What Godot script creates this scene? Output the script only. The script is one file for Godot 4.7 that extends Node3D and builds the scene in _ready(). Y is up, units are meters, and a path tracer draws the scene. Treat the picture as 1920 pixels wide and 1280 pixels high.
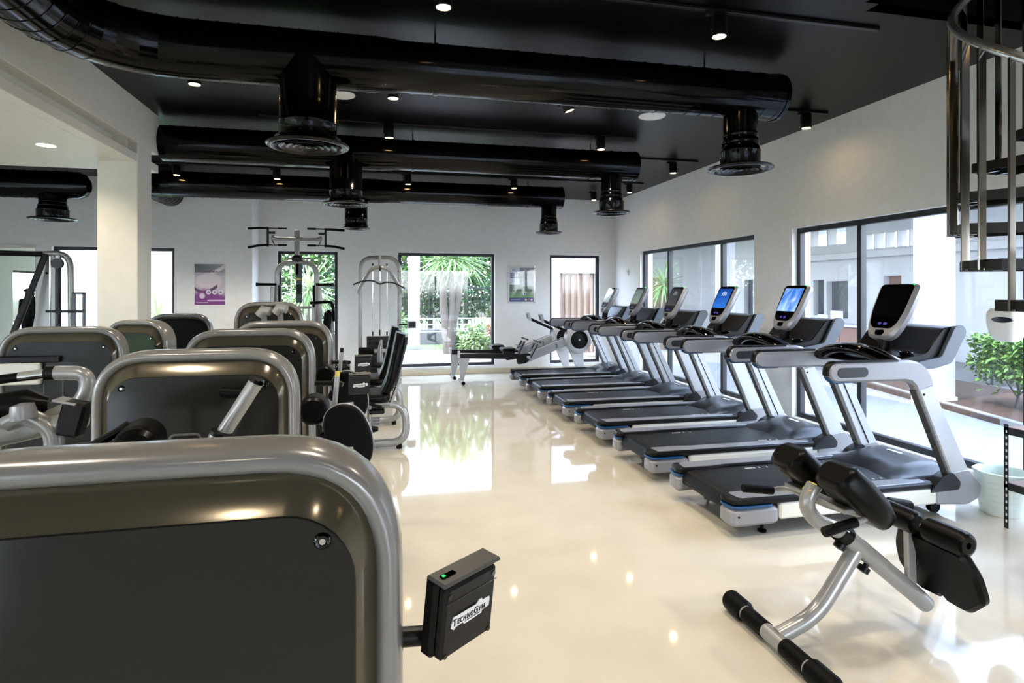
extends Node3D
# A gym: black ceiling with ducts, treadmills along the window wall, strength machines on the left.

class B:
	# collects triangles; winding is set from the normals
	var v := PackedVector3Array()
	var n := PackedVector3Array()
	var t := PackedVector2Array()
	func tri(a: Vector3, b: Vector3, c: Vector3, na: Vector3, nb: Vector3, nc: Vector3, ta := Vector2.ZERO, tb := Vector2.ZERO, tc := Vector2.ZERO) -> void:
		if (b - a).cross(c - a).dot(na + nb + nc) > 0.0:
			v.append_array([a, c, b]); n.append_array([na, nc, nb]); t.append_array([ta, tc, tb])
		else:
			v.append_array([a, b, c]); n.append_array([na, nb, nc]); t.append_array([ta, tb, tc])
	func quad(a: Vector3, b: Vector3, c: Vector3, d: Vector3, nn: Vector3, uvs := []) -> void:
		var u = uvs if uvs.size() == 4 else [Vector2(0, 1), Vector2(1, 1), Vector2(1, 0), Vector2(0, 0)]
		tri(a, b, c, nn, nn, nn, u[0], u[1], u[2])
		tri(a, c, d, nn, nn, nn, u[0], u[2], u[3])
	func mesh() -> ArrayMesh:
		var arr := []
		arr.resize(Mesh.ARRAY_MAX)
		arr[Mesh.ARRAY_VERTEX] = v
		arr[Mesh.ARRAY_NORMAL] = n
		arr[Mesh.ARRAY_TEX_UV] = t
		var m := ArrayMesh.new()
		m.add_surface_from_arrays(Mesh.PRIMITIVE_TRIANGLES, arr)
		return m

	func box(c: Vector3, s: Vector3, bev := 0.0, rot := Basis.IDENTITY) -> B:
		var h := s / 2.0
		var e: float = minf(bev, minf(h.x, minf(h.y, h.z)) * 0.95)
		var ax := [Vector3.RIGHT, Vector3.UP, Vector3.BACK]
		for i in 3:
			var j: int = (i + 1) % 3
			var k: int = (i + 2) % 3
			for sg: float in [-1.0, 1.0]:
				var o: Vector3 = ax[i] * h[i] * sg
				var p: Vector3 = ax[j] * (h[j] - e)
				var q: Vector3 = ax[k] * (h[k] - e)
				quad(c + rot * (o - p - q), c + rot * (o + p - q), c + rot * (o + p + q), c + rot * (o - p + q), rot * (ax[i] * sg))
			if e > 0.0:
				for sj: float in [-1.0, 1.0]:
					for sk: float in [-1.0, 1.0]:
						var l: Vector3 = ax[i] * (h[i] - e)
						var a1: Vector3 = ax[j] * h[j] * sj + ax[k] * (h[k] - e) * sk
						var b1: Vector3 = ax[j] * (h[j] - e) * sj + ax[k] * h[k] * sk
						quad(c + rot * (a1 - l), c + rot * (a1 + l), c + rot * (b1 + l), c + rot * (b1 - l), rot * (ax[j] * sj + ax[k] * sk).normalized())
		if e > 0.0:
			for sx: float in [-1.0, 1.0]:
				for sy: float in [-1.0, 1.0]:
					for sz: float in [-1.0, 1.0]:
						var sv := Vector3(sx, sy, sz)
						var a2: Vector3 = Vector3(h.x, h.y - e, h.z - e) * sv
						var b2: Vector3 = Vector3(h.x - e, h.y, h.z - e) * sv
						var c2: Vector3 = Vector3(h.x - e, h.y - e, h.z) * sv
						var nn: Vector3 = (rot * sv).normalized()
						tri(c + rot * a2, c + rot * b2, c + rot * c2, nn, nn, nn)
		return self

	func bar(a: Vector3, b: Vector3, w: float, hgt: float, bev := 0.003, up := Vector3.UP) -> B:
		# straight box from a to b
		var z := (b - a).normalized()
		var u := up if absf(z.dot(up)) < 0.98 else Vector3.RIGHT
		var x := u.cross(z).normalized()
		var y := z.cross(x)
		return box((a + b) / 2.0, Vector3(w, hgt, a.distance_to(b)), bev, Basis(x, y, z))

	func sweep(pts: Array, rad, o := {}) -> B:
		# tube along pts; rad a number or one per point; o: ry (height over width), sides, up, closed, caps, e (superellipse)
		var np := pts.size()
		var sides: int = o.get("sides", 14)
		var ry: float = o.get("ry", 1.0)
		var ex: float = o.get("e", 2.0)
		var closed: bool = o.get("closed", false)
		var caps: bool = o.get("caps", true) and not closed
		var up = o.get("up", null)
		var rings := []
		var nrm := []
		var last := Vector3.ZERO
		for i in np:
			var p0: Vector3 = pts[(i - 1 + np) % np] if closed or i > 0 else pts[i]
			var p1: Vector3 = pts[(i + 1) % np] if closed or i < np - 1 else pts[i]
			var tg := (p1 - p0).normalized()
			var side: Vector3
			if up != null and absf(tg.dot(up)) < 0.995:
				side = tg.cross(up).normalized()
			elif last != Vector3.ZERO:
				side = (last - tg * last.dot(tg)).normalized()
			else:
				side = tg.cross(Vector3.UP if absf(tg.y) < 0.9 else Vector3.RIGHT).normalized()
			last = side
			var upv := side.cross(tg).normalized()
			var r: float = rad[i] if rad is Array else rad
			var ring := PackedVector3Array()
			var nr := PackedVector3Array()
			for k in sides:
				var a := TAU * k / sides
				var ca := cos(a)
				var sa := sin(a)
				var x: float = signf(ca) * pow(absf(ca), 2.0 / ex)
				var y: float = signf(sa) * pow(absf(sa), 2.0 / ex)
				ring.append(pts[i] + side * x * r + upv * y * r * ry)
				var nx: float = signf(ca) * pow(absf(ca), 2.0 - 2.0 / ex)
				var ny: float = signf(sa) * pow(absf(sa), 2.0 - 2.0 / ex) / ry
				nr.append((side * nx + upv * ny).normalized())
			rings.append(ring)
			nrm.append(nr)
		for i in (np if closed else np - 1):
			var j := (i + 1) % np
			for k in sides:
				var l := (k + 1) % sides
				tri(rings[i][k], rings[j][k], rings[j][l], nrm[i][k], nrm[j][k], nrm[j][l])
				tri(rings[i][k], rings[j][l], rings[i][l], nrm[i][k], nrm[j][l], nrm[i][l])
		if caps:
			for w in [[0, 1], [np - 1, np - 2]]:
				var nn: Vector3 = (pts[w[0]] - pts[w[1]]).normalized()
				for k in sides:
					tri(pts[w[0]], rings[w[0]][k], rings[w[0]][(k + 1) % sides], nn, nn, nn)
		return self

	func rod(a: Vector3, b: Vector3, r: float, sides := 10, r2 := -1.0) -> B:
		return sweep([a, b], [r, r if r2 < 0.0 else r2], {"sides": sides})

	func pad(a: Vector3, b: Vector3, r: float, edge := 0.02, sides := 18) -> B:
		# roller with rounded ends
		var d := (b - a).normalized()
		return sweep([a, a + d * edge * 0.3, a + d * edge, b - d * edge, b - d * edge * 0.3, b], [r - edge, r - edge * 0.3, r, r, r - edge * 0.3, r - edge], {"sides": sides})

	func lathe(prof: Array, xf := Transform3D.IDENTITY, sides := 24, smooth := 0.6) -> B:
		# prof: Vector2(radius, height) from one end to the other, turned round y
		var sn := []
		for i in prof.size() - 1:
			var d: Vector2 = prof[i + 1] - prof[i]
			sn.append(Vector2(d.y, -d.x).normalized() if d.length() > 0.0 else Vector2.RIGHT)
		for i in prof.size() - 1:
			var n0: Vector2 = sn[i]
			var n1: Vector2 = sn[i]
			if i > 0 and sn[i - 1].dot(sn[i]) > smooth: n0 = (sn[i - 1] + sn[i]).normalized()
			if i < sn.size() - 1 and sn[i + 1].dot(sn[i]) > smooth: n1 = (sn[i + 1] + sn[i]).normalized()
			for k in sides:
				var a := TAU * k / sides
				var b := TAU * (k + 1) / sides
				var da := Vector3(cos(a), 0, sin(a))
				var db := Vector3(cos(b), 0, sin(b))
				var p0: Vector2 = prof[i]
				var p1: Vector2 = prof[i + 1]
				var q := [xf * (da * p0.x + Vector3.UP * p0.y), xf * (db * p0.x + Vector3.UP * p0.y), xf * (db * p1.x + Vector3.UP * p1.y), xf * (da * p1.x + Vector3.UP * p1.y)]
				var m := [xf.basis * (da * n0.x + Vector3.UP * n0.y), xf.basis * (db * n0.x + Vector3.UP * n0.y), xf.basis * (db * n1.x + Vector3.UP * n1.y), xf.basis * (da * n1.x + Vector3.UP * n1.y)]
				if p0.x > 1e-6: tri(q[0], q[1], q[2], m[0], m[1], m[2])
				if p1.x > 1e-6: tri(q[0], q[2], q[3], m[0], m[2], m[3])
		return self

	func prism(poly: PackedVector2Array, d: float, xf := Transform3D.IDENTITY, bev := 0.0, smooth := 0.75) -> B:
		# poly in the local xy plane, thickness d along local z about 0, chamfered by bev
		var area := 0.0
		var c := poly.size()
		for i in c:
			area += poly[i].cross(poly[(i + 1) % c])
		if area < 0.0:
			poly = poly.duplicate()
			poly.reverse()
		var en := []
		for i in c:
			var e := (poly[(i + 1) % c] - poly[i]).normalized()
			en.append(Vector2(e.y, -e.x))
		var ins := PackedVector2Array()
		for i in c:
			var a: Vector2 = en[(i - 1 + c) % c]
			var b: Vector2 = en[i]
			var m := (a + b).normalized()
			ins.append(poly[i] - m * bev / maxf(0.4, m.dot(b)))
		var idx := Geometry2D.triangulate_polygon(ins)
		if idx.is_empty():
			ins = poly
			idx = Geometry2D.triangulate_polygon(ins)
			if idx.is_empty(): print("open prism ", poly)
		for s: float in [-1.0, 1.0]:
			var nn: Vector3 = xf.basis * Vector3(0, 0, s)
			for i in range(0, idx.size(), 3):
				var p := []
				for k in 3: p.append(ins[idx[i + k]])
				tri(xf * Vector3(p[0].x, p[0].y, s * d / 2), xf * Vector3(p[1].x, p[1].y, s * d / 2), xf * Vector3(p[2].x, p[2].y, s * d / 2), nn, nn, nn)
		var zs := [[-d / 2 + bev, d / 2 - bev, 0.0]]
		if bev > 0.0: zs.append_array([[-d / 2, -d / 2 + bev, -1.0], [d / 2, d / 2 - bev, 1.0]])
		for i in c:
			var j := (i + 1) % c
			var n0: Vector2 = en[i]
			var n1: Vector2 = en[i]
			if en[(i - 1 + c) % c].dot(en[i]) > smooth: n0 = (en[(i - 1 + c) % c] + en[i]).normalized()
			if en[j].dot(en[i]) > smooth: n1 = (en[j] + en[i]).normalized()
			for w in zs:
				var pi: Vector2 = poly[i] if w[2] == 0.0 else ins[i]
				var pj: Vector2 = poly[j] if w[2] == 0.0 else ins[j]
				var m0: Vector3 = (xf.basis * Vector3(n0.x, n0.y, w[2])).normalized()
				var m1: Vector3 = (xf.basis * Vector3(n1.x, n1.y, w[2])).normalized()
				var a3: Vector3 = xf * Vector3(pi.x, pi.y, w[0])
				var b3: Vector3 = xf * Vector3(pj.x, pj.y, w[0])
				var c3: Vector3 = xf * Vector3(poly[j].x, poly[j].y, w[1])
				var d3: Vector3 = xf * Vector3(poly[i].x, poly[i].y, w[1])
				tri(a3, b3, c3, m0, m1, m1)
				tri(a3, c3, d3, m0, m1, m0)
		return self

	func loft(rings: Array, closed := true, caps := true) -> B:
		# rings of equal length joined by smooth faces
		var nr := rings.size()
		var np: int = rings[0].size()
		var cen := []
		for r in rings:
			var s := Vector3.ZERO
			for p in r: s += p
			cen.append(s / np)
		var nn := []
		var side := 0.0
		for i in nr:
			var row := PackedVector3Array()
			for k in np:
				var a: Vector3 = rings[mini(i + 1, nr - 1)][k] - rings[maxi(i - 1, 0)][k]
				var k0 := (k - 1 + np) % np if closed else maxi(k - 1, 0)
				var k1 := (k + 1) % np if closed else mini(k + 1, np - 1)
				var b: Vector3 = rings[i][k1] - rings[i][k0]
				var m := a.cross(b).normalized()
				side += m.dot((rings[i][k] - cen[i]).normalized())
				row.append(m)
			nn.append(row)
		if side < 0.0:
			for i in nr:
				for k in np: nn[i][k] = -nn[i][k]
		for i in nr - 1:
			for k in (np if closed else np - 1):
				var l := (k + 1) % np
				tri(rings[i][k], rings[i + 1][k], rings[i + 1][l], nn[i][k], nn[i + 1][k], nn[i + 1][l])
				tri(rings[i][k], rings[i + 1][l], rings[i][l], nn[i][k], nn[i + 1][l], nn[i][l])
		if caps:
			for w in [[0, 1], [nr - 1, nr - 2]]:
				var m2: Vector3 = (cen[w[0]] - cen[w[1]]).normalized()
				for k in np:
					tri(cen[w[0]], rings[w[0]][k], rings[w[0]][(k + 1) % np], m2, m2, m2)
		return self

var M := {}
var used := {}
var rng := RandomNumberGenerator.new()

func V(x: float, y: float, z: float) -> Vector3: return Vector3(x, y, z)

func fillet(pts: Array, r: float, seg := 6, closed := false) -> Array:
	# polyline with rounded corners
	var out := []
	var c := pts.size()
	for i in c:
		if not closed and (i == 0 or i == c - 1):
			out.append(pts[i])
			continue
		var p = pts[i]
		var a = pts[(i - 1 + c) % c]
		var b = pts[(i + 1) % c]
		var d: float = minf(r, minf(p.distance_to(a), p.distance_to(b)) * 0.49)
		var s = p + (a - p).normalized() * d
		var e = p + (b - p).normalized() * d
		for k in seg + 1:
			var f := float(k) / seg
			out.append(s * (1 - f) * (1 - f) + p * 2.0 * f * (1 - f) + e * f * f)
	return out

func poly(pts: Array, r := 0.0, seg := 5) -> PackedVector2Array:
	return PackedVector2Array(fillet(pts, r, seg, true) if r > 0.0 else pts)

func rrect(w: float, h: float, r: float, seg := 6) -> PackedVector2Array:
	var o := PackedVector2Array()
	for q in 4:
		var c := Vector2((w / 2 - r) * [1, -1, -1, 1][q], (h / 2 - r) * [1, 1, -1, -1][q])
		for k in seg + 1:
			o.append(c + Vector2.from_angle(PI / 2 * (q + float(k) / seg)) * r)
	return o

func xf(p: Vector3, rx := 0.0, ry := 0.0, rz := 0.0) -> Transform3D:
	return Transform3D(Basis.from_euler(Vector3(deg_to_rad(rx), deg_to_rad(ry), deg_to_rad(rz))), p)

func facing(p: Vector3, x: Vector3, y: Vector3) -> Transform3D:
	# local x and y along the given directions
	return Transform3D(Basis(x.normalized(), y.normalized(), x.cross(y).normalized()), p)

func mat(called: String, c: Color, rough := 0.6, metal := 0.0, spec := 0.5) -> StandardMaterial3D:
	var m := StandardMaterial3D.new()
	m.resource_name = called
	m.albedo_color = c
	m.roughness = rough
	m.metallic = metal
	m.metallic_specular = spec
	M[called] = m
	return m

func noise_tex(freq: float, lo: Color, hi: Color, size := 512, oct := 4, sd := 1, cell := false) -> NoiseTexture2D:
	var nz := FastNoiseLite.new()
	nz.seed = sd
	nz.noise_type = FastNoiseLite.TYPE_CELLULAR if cell else FastNoiseLite.TYPE_SIMPLEX_SMOOTH
	nz.frequency = freq
	nz.fractal_octaves = oct
	var nt := NoiseTexture2D.new()
	nt.width = size
	nt.height = size
	nt.seamless = true
	nt.noise = nz
	var g := Gradient.new()
	g.set_color(0, lo)
	g.set_color(1, hi)
	nt.color_ramp = g
	return nt

func grain(m: StandardMaterial3D, freq: float, lo: Color, hi: Color, scale: float, sd := 1, oct := 4) -> StandardMaterial3D:
	m.albedo_texture = noise_tex(freq, lo, hi, 512, oct, sd)
	m.uv1_triplanar = true
	m.uv1_world_triplanar = true
	m.uv1_scale = Vector3.ONE * scale
	return m

func relief(m: StandardMaterial3D, freq: float, cm: float, scale: float, sd := 7) -> StandardMaterial3D:
	m.heightmap_enabled = true
	m.heightmap_texture = noise_tex(freq, Color.BLACK, Color.WHITE, 512, 4, sd)
	m.heightmap_scale = cm
	m.uv1_triplanar = true
	m.uv1_world_triplanar = true
	m.uv1_scale = Vector3.ONE * scale
	return m

func glow(called: String, c: Color, e: float) -> StandardMaterial3D:
	var m := mat(called, Color(0.8, 0.8, 0.8), 0.4)
	m.emission_enabled = true
	m.emission = c
	m.emission_energy_multiplier = e
	return m

func numbered(s: String) -> String:
	var k: int = used.get(s, -1) + 1
	used[s] = k
	return s if k == 0 else "%s_%03d" % [s, k]

func tag(o: Node3D, label: String, category: String, group := "") -> Node3D:
	o.set_meta("label", label)
	o.set_meta("category", category)
	if group != "": o.set_meta("group", group)
	return o

func thing(called: String, label: String, category: String, at := Vector3.ZERO, turn := 0.0, group := "") -> Node3D:
	var o := Node3D.new()
	o.name = numbered(called)
	add_child(o)
	o.position = at
	o.rotation.y = deg_to_rad(turn)
	tag(o, label, category, group)
	return o

func part(called: String, b, m: Material, parent: Node3D, label := "") -> MeshInstance3D:
	var o := MeshInstance3D.new()
	o.mesh = b.mesh() if b is B else b
	o.material_override = m
	o.name = called if parent != self else numbered(called)
	parent.add_child(o, true)
	if label != "": o.set_meta("label", label)
	return o

func structure(called: String, b, m: Material) -> MeshInstance3D:
	var o := part(called, b, m, self)
	o.set_meta("kind", "structure")
	return o

func copy(o: Node3D, label: String, at: Vector3, turn := 0.0) -> Node3D:
	var c: Node3D = o.duplicate()
	c.name = numbered(String(o.name).trim_suffix("_001"))
	add_child(c)
	c.position = at
	c.rotation.y = deg_to_rad(turn)
	c.set_meta("label", label)
	return c

func holed(b: B, o: Vector3, ax: Vector3, wdt: float, hgt: float, nrm: Vector3, thick: float, holes: Array) -> B:
	# a wall from o along ax and up, facing nrm, with rectangular holes Rect2(along, up, w, h) through its thickness
	var xs := [0.0, wdt]
	var ys := [0.0, hgt]
	for h in holes:
		for q in [h.position.x, h.end.x]: if not xs.has(q): xs.append(q)
		for q in [h.position.y, h.end.y]: if not ys.has(q): ys.append(q)
	xs.sort()
	ys.sort()
	var at := func(x: float, y: float, d: float) -> Vector3: return o + ax * x + Vector3.UP * y - nrm * d
	for i in xs.size() - 1:
		for j in ys.size() - 1:
			var mid := Vector2((xs[i] + xs[i + 1]) / 2, (ys[j] + ys[j + 1]) / 2)
			if holes.any(func(h): return h.has_point(mid)): continue
			b.quad(at.call(xs[i], ys[j], 0), at.call(xs[i + 1], ys[j], 0), at.call(xs[i + 1], ys[j + 1], 0), at.call(xs[i], ys[j + 1], 0), nrm)
			b.quad(at.call(xs[i], ys[j], thick), at.call(xs[i + 1], ys[j], thick), at.call(xs[i + 1], ys[j + 1], thick), at.call(xs[i], ys[j + 1], thick), -nrm)
	var rims := [[Rect2(0, 0, wdt, hgt), -1.0]]
	for h in holes: rims.append([h, 1.0])
	for w in rims:
		var r: Rect2 = w[0]
		var s: float = w[1]
		b.quad(at.call(r.position.x, r.position.y, 0), at.call(r.position.x, r.end.y, 0), at.call(r.position.x, r.end.y, thick), at.call(r.position.x, r.position.y, thick), ax * s)
		b.quad(at.call(r.end.x, r.position.y, 0), at.call(r.end.x, r.end.y, 0), at.call(r.end.x, r.end.y, thick), at.call(r.end.x, r.position.y, thick), -ax * s)
		b.quad(at.call(r.position.x, r.position.y, 0), at.call(r.end.x, r.position.y, 0), at.call(r.end.x, r.position.y, thick), at.call(r.position.x, r.position.y, thick), Vector3.UP * s)
		b.quad(at.call(r.position.x, r.end.y, 0), at.call(r.end.x, r.end.y, 0), at.call(r.end.x, r.end.y, thick), at.call(r.position.x, r.end.y, thick), -Vector3.UP * s)
	return b

func picture(w: int, h: int, paint: Callable) -> ImageTexture:
	var im := Image.create(w, h, false, Image.FORMAT_RGB8)
	for y in h:
		for x in w:
			im.set_pixel(x, y, paint.call((x + 0.5) / w, (y + 0.5) / h))
	return ImageTexture.create_from_image(im)

func _ready() -> void:
	rng.seed = 11
	# ---- camera: level, turned to the right of the room's axis, lens shifted down
	var cam := Camera3D.new()
	cam.name = "camera"
	cam.projection = Camera3D.PROJECTION_FRUSTUM
	cam.near = 0.1
	cam.far = 200.0
	cam.size = 2.0 * 0.1 * 640.0 / 1108.5
	cam.frustum_offset = Vector2(0, -95.0 / 1108.5 * 0.1)
	cam.position = V(0, 1.6, 0)
	cam.rotation.y = deg_to_rad(-12.8)
	add_child(cam)
	# ---- sky, sun, exposure
	var env := Environment.new()
	env.background_mode = Environment.BG_SKY
	var sky := Sky.new()
	var sm := ProceduralSkyMaterial.new()
	sm.sky_top_color = Color(0.70, 0.79, 0.93)
	sm.sky_horizon_color = Color(0.94, 0.96, 0.98)
	sm.ground_bottom_color = Color(0.42, 0.42, 0.38)
	sm.ground_horizon_color = Color(0.75, 0.77, 0.76)
	sm.sky_energy_multiplier = 2.7
	sm.ground_energy_multiplier = 1.2
	sky.sky_material = sm
	env.sky = sky
	env.tonemap_mode = Environment.TONE_MAPPER_LINEAR
	env.tonemap_exposure = 1.82
	env.sdfgi_enabled = true
	env.ssao_enabled = true
	env.ssil_enabled = true
	var we := WorldEnvironment.new()
	we.name = "world_environment"
	we.environment = env
	add_child(we)
	var sun := DirectionalLight3D.new()
	sun.name = "sun"
	sun.light_color = Color(1.0, 0.96, 0.89)
	sun.light_energy = 1.0
	sun.light_angular_distance = 0.6
	sun.shadow_enabled = true
	sun.sky_mode = DirectionalLight3D.SKY_MODE_LIGHT_ONLY
	add_child(sun)
	sun.look_at_from_position(V(-5.5, 8.2, 1.2), Vector3.ZERO)
	materials()
	room()
	ceiling_things()
	treadmills()
	rowers()
	strength()
	tall_machines()
	bench()
	stair()
	corner_things()
	wall_things()
	garden_back()
	patio_right()
	garden_left()

func materials() -> void:
	var fl := mat("floor_resin", Color(0.84, 0.818, 0.755), 0.05, 0.0, 0.72)
	grain(fl, 0.012, Color(0.955, 0.95, 0.94), Color(1, 1, 1), 0.35, 3)
	grain(mat("ceiling_paint", Color(0.012, 0.012, 0.014), 0.34, 0.0, 0.26), 0.02, Color(0.86, 0.86, 0.86), Color(1, 1, 1), 0.6, 4)
	grain(mat("wall_paint", Color(0.945, 0.945, 0.94), 0.6), 0.02, Color(0.975, 0.975, 0.97), Color(1, 1, 1), 0.7, 5)
	grain(mat("cream_paint", Color(0.90, 0.885, 0.84), 0.55), 0.02, Color(0.975, 0.975, 0.97), Color(1, 1, 1), 0.7, 6)
	mat("beige_skirting", Color(0.83, 0.79, 0.68), 0.35)
	mat("frame_dark", Color(0.13, 0.135, 0.15), 0.4, 0.2)
	var gl := mat("window_glass", Color(0.95, 0.98, 0.98, 0.03), 0.0, 0.0, 0.5)
	gl.transparency = BaseMaterial3D.TRANSPARENCY_ALPHA
	mat("duct_black", Color(0.010, 0.010, 0.011), 0.13, 0.0, 0.31)
	mat("grille_black", Color(0.015, 0.015, 0.015), 0.25, 0.0, 0.5)
	mat("grille_rim", Color(0.10, 0.10, 0.105), 0.2, 0.5)
	mat("lamp_black", Color(0.016, 0.016, 0.016), 0.4)
	mat("white_plastic", Color(0.88, 0.88, 0.86), 0.4)
	glow("lamp_warm", Color(1.0, 0.83, 0.6), 60.0)
	glow("lamp_soffit", Color(1.0, 0.95, 0.85), 9.0)
	# equipment
	mat("tm_silver", Color(0.70, 0.71, 0.715), 0.36, 0.2)
	mat("tm_grey", Color(0.56, 0.56, 0.57), 0.33, 0.25)
	mat("tm_cream", Color(0.86, 0.85, 0.80), 0.4, 0.05)
	mat("tm_blue", Color(0.03, 0.26, 0.44), 0.35)
	mat("tm_cheek", Color(0.30, 0.335, 0.37), 0.35, 0.1)
	mat("tm_hood", Color(0.125, 0.13, 0.148), 0.34, 0.0, 0.42)
	mat("tm_grip", Color(0.50, 0.51, 0.53), 0.28, 0.15)
	mat("black_plastic", Color(0.016, 0.016, 0.018), 0.38, 0.0, 0.32)
	mat("black_gloss", Color(0.01, 0.01, 0.012), 0.06, 0.0, 0.5)
	relief(mat("belt", Color(0.024, 0.025, 0.027), 0.42, 0.0, 0.36), 0.12, 0.02, 3.0, 9)
	mat("rubber", Color(0.010, 0.010, 0.011), 0.5, 0.0, 0.24)
	mat("dark_line", Color(0.07, 0.07, 0.075), 0.5)
	mat("tm_edge", Color(0.30, 0.295, 0.29), 0.45, 0.2)
	mat("print_white", Color(0.9, 0.9, 0.9), 0.5)
	mat("frame_silver", Color(0.60, 0.60, 0.59), 0.25, 0.25, 0.55)
	mat("machine_bronze", Color(0.50, 0.495, 0.48), 0.22, 0.2, 0.55)
	mat("machine_bevel", Color(0.36, 0.335, 0.275), 0.14, 0.5)
	mat("machine_panel", Color(0.13, 0.129, 0.115), 0.12, 0.0, 0.38)
	relief(mat("leather", Color(0.009, 0.0085, 0.009), 0.34, 0.0, 0.27), 0.15, 0.015, 4.0, 10)
	mat("unit_grey", Color(0.075, 0.073, 0.068), 0.4, 0.0, 0.35)
	mat("chrome", Color(0.85, 0.85, 0.86), 0.1, 1.0)
	mat("steel_plate", Color(0.06, 0.062, 0.068), 0.4, 0.3)
	mat("yellow_pin", Color(0.85, 0.75, 0.35), 0.4)
	mat("stair_steel", Color(0.52, 0.50, 0.465), 0.14, 1.0)
	mat("stair_tread", Color(0.13, 0.128, 0.122), 0.4, 0.5)
	mat("rail_steel", Color(0.86, 0.865, 0.865), 0.24, 0.8)
	mat("mirror", Color(0.86, 0.9, 0.88), 0.01, 1.0)
	mat("rower_grey", Color(0.66, 0.67, 0.68), 0.4, 0.1)
	mat("rower_white", Color(0.80, 0.80, 0.80), 0.4)
	mat("led_green", Color(0.1, 0.8, 0.3), 0.4)
	M.led_green.emission_enabled = true
	M.led_green.emission = Color(0.1, 0.9, 0.35)
	M.led_green.emission_energy_multiplier = 1.5
	mat("led_violet", Color(0.20, 0.18, 0.5), 0.4)
	M.led_violet.emission_enabled = true
	M.led_violet.emission = Color(0.35, 0.3, 0.9)
	M.led_violet.emission_energy_multiplier = 0.1

const CH := 3.43      # ceiling height
const XR := 4.71      # right wall
const ZB := -11.3     # back wall
const ZL := -10.7     # back wall left of the step
const XL := -8.6
const ZF := 5.6       # wall behind the camera

func window(num: int, o: Vector3, ax: Vector3, r: Rect2, nrm: Vector3, muls: Array, depth := 0.1) -> void:
	# a fixed window in a wall opening: o the wall's corner, r the opening; muls: distances along the opening
	var w := Node3D.new()
	w.name = "window_%d" % num
	add_child(w)
	w.set_meta("kind", "structure")
	w.position = o + ax * r.position.x + Vector3.UP * r.position.y
	var bk: Vector3 = -nrm * depth
	var f := 0.055
	var d := 0.07
	var rot := Basis(ax, Vector3.UP, ax.cross(Vector3.UP))
	part("frame_head", B.new().box(ax * r.size.x / 2 + Vector3.UP * (r.size.y - f / 2) + bk, V(r.size.x, f, d), 0.004, rot), M.frame_dark, w)
	part("frame_sill", B.new().box(ax * r.size.x / 2 + Vector3.UP * f / 2 + bk, V(r.size.x, f, d), 0.004, rot), M.frame_dark, w)
	var xs := [0.0]
	xs.append_array(muls)
	xs.append(r.size.x)
	for i in xs.size():
		var e: float = xs[i] + (f / 2 if i == 0 else -f / 2 if i == xs.size() - 1 else 0.0)
		part("frame_post" if i == 0 or i == xs.size() - 1 else "mullion", B.new().box(ax * e + Vector3.UP * r.size.y / 2 + bk, V(f, r.size.y - 2 * f, d), 0.004, rot), M.frame_dark, w)
		if i < xs.size() - 1:
			part("pane", B.new().box(ax * (xs[i] + xs[i + 1]) / 2 + Vector3.UP * r.size.y / 2 + bk, V(xs[i + 1] - xs[i] - f, r.size.y - 2 * f, 0.0), 0.0, rot), M.window_glass, w)

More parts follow.
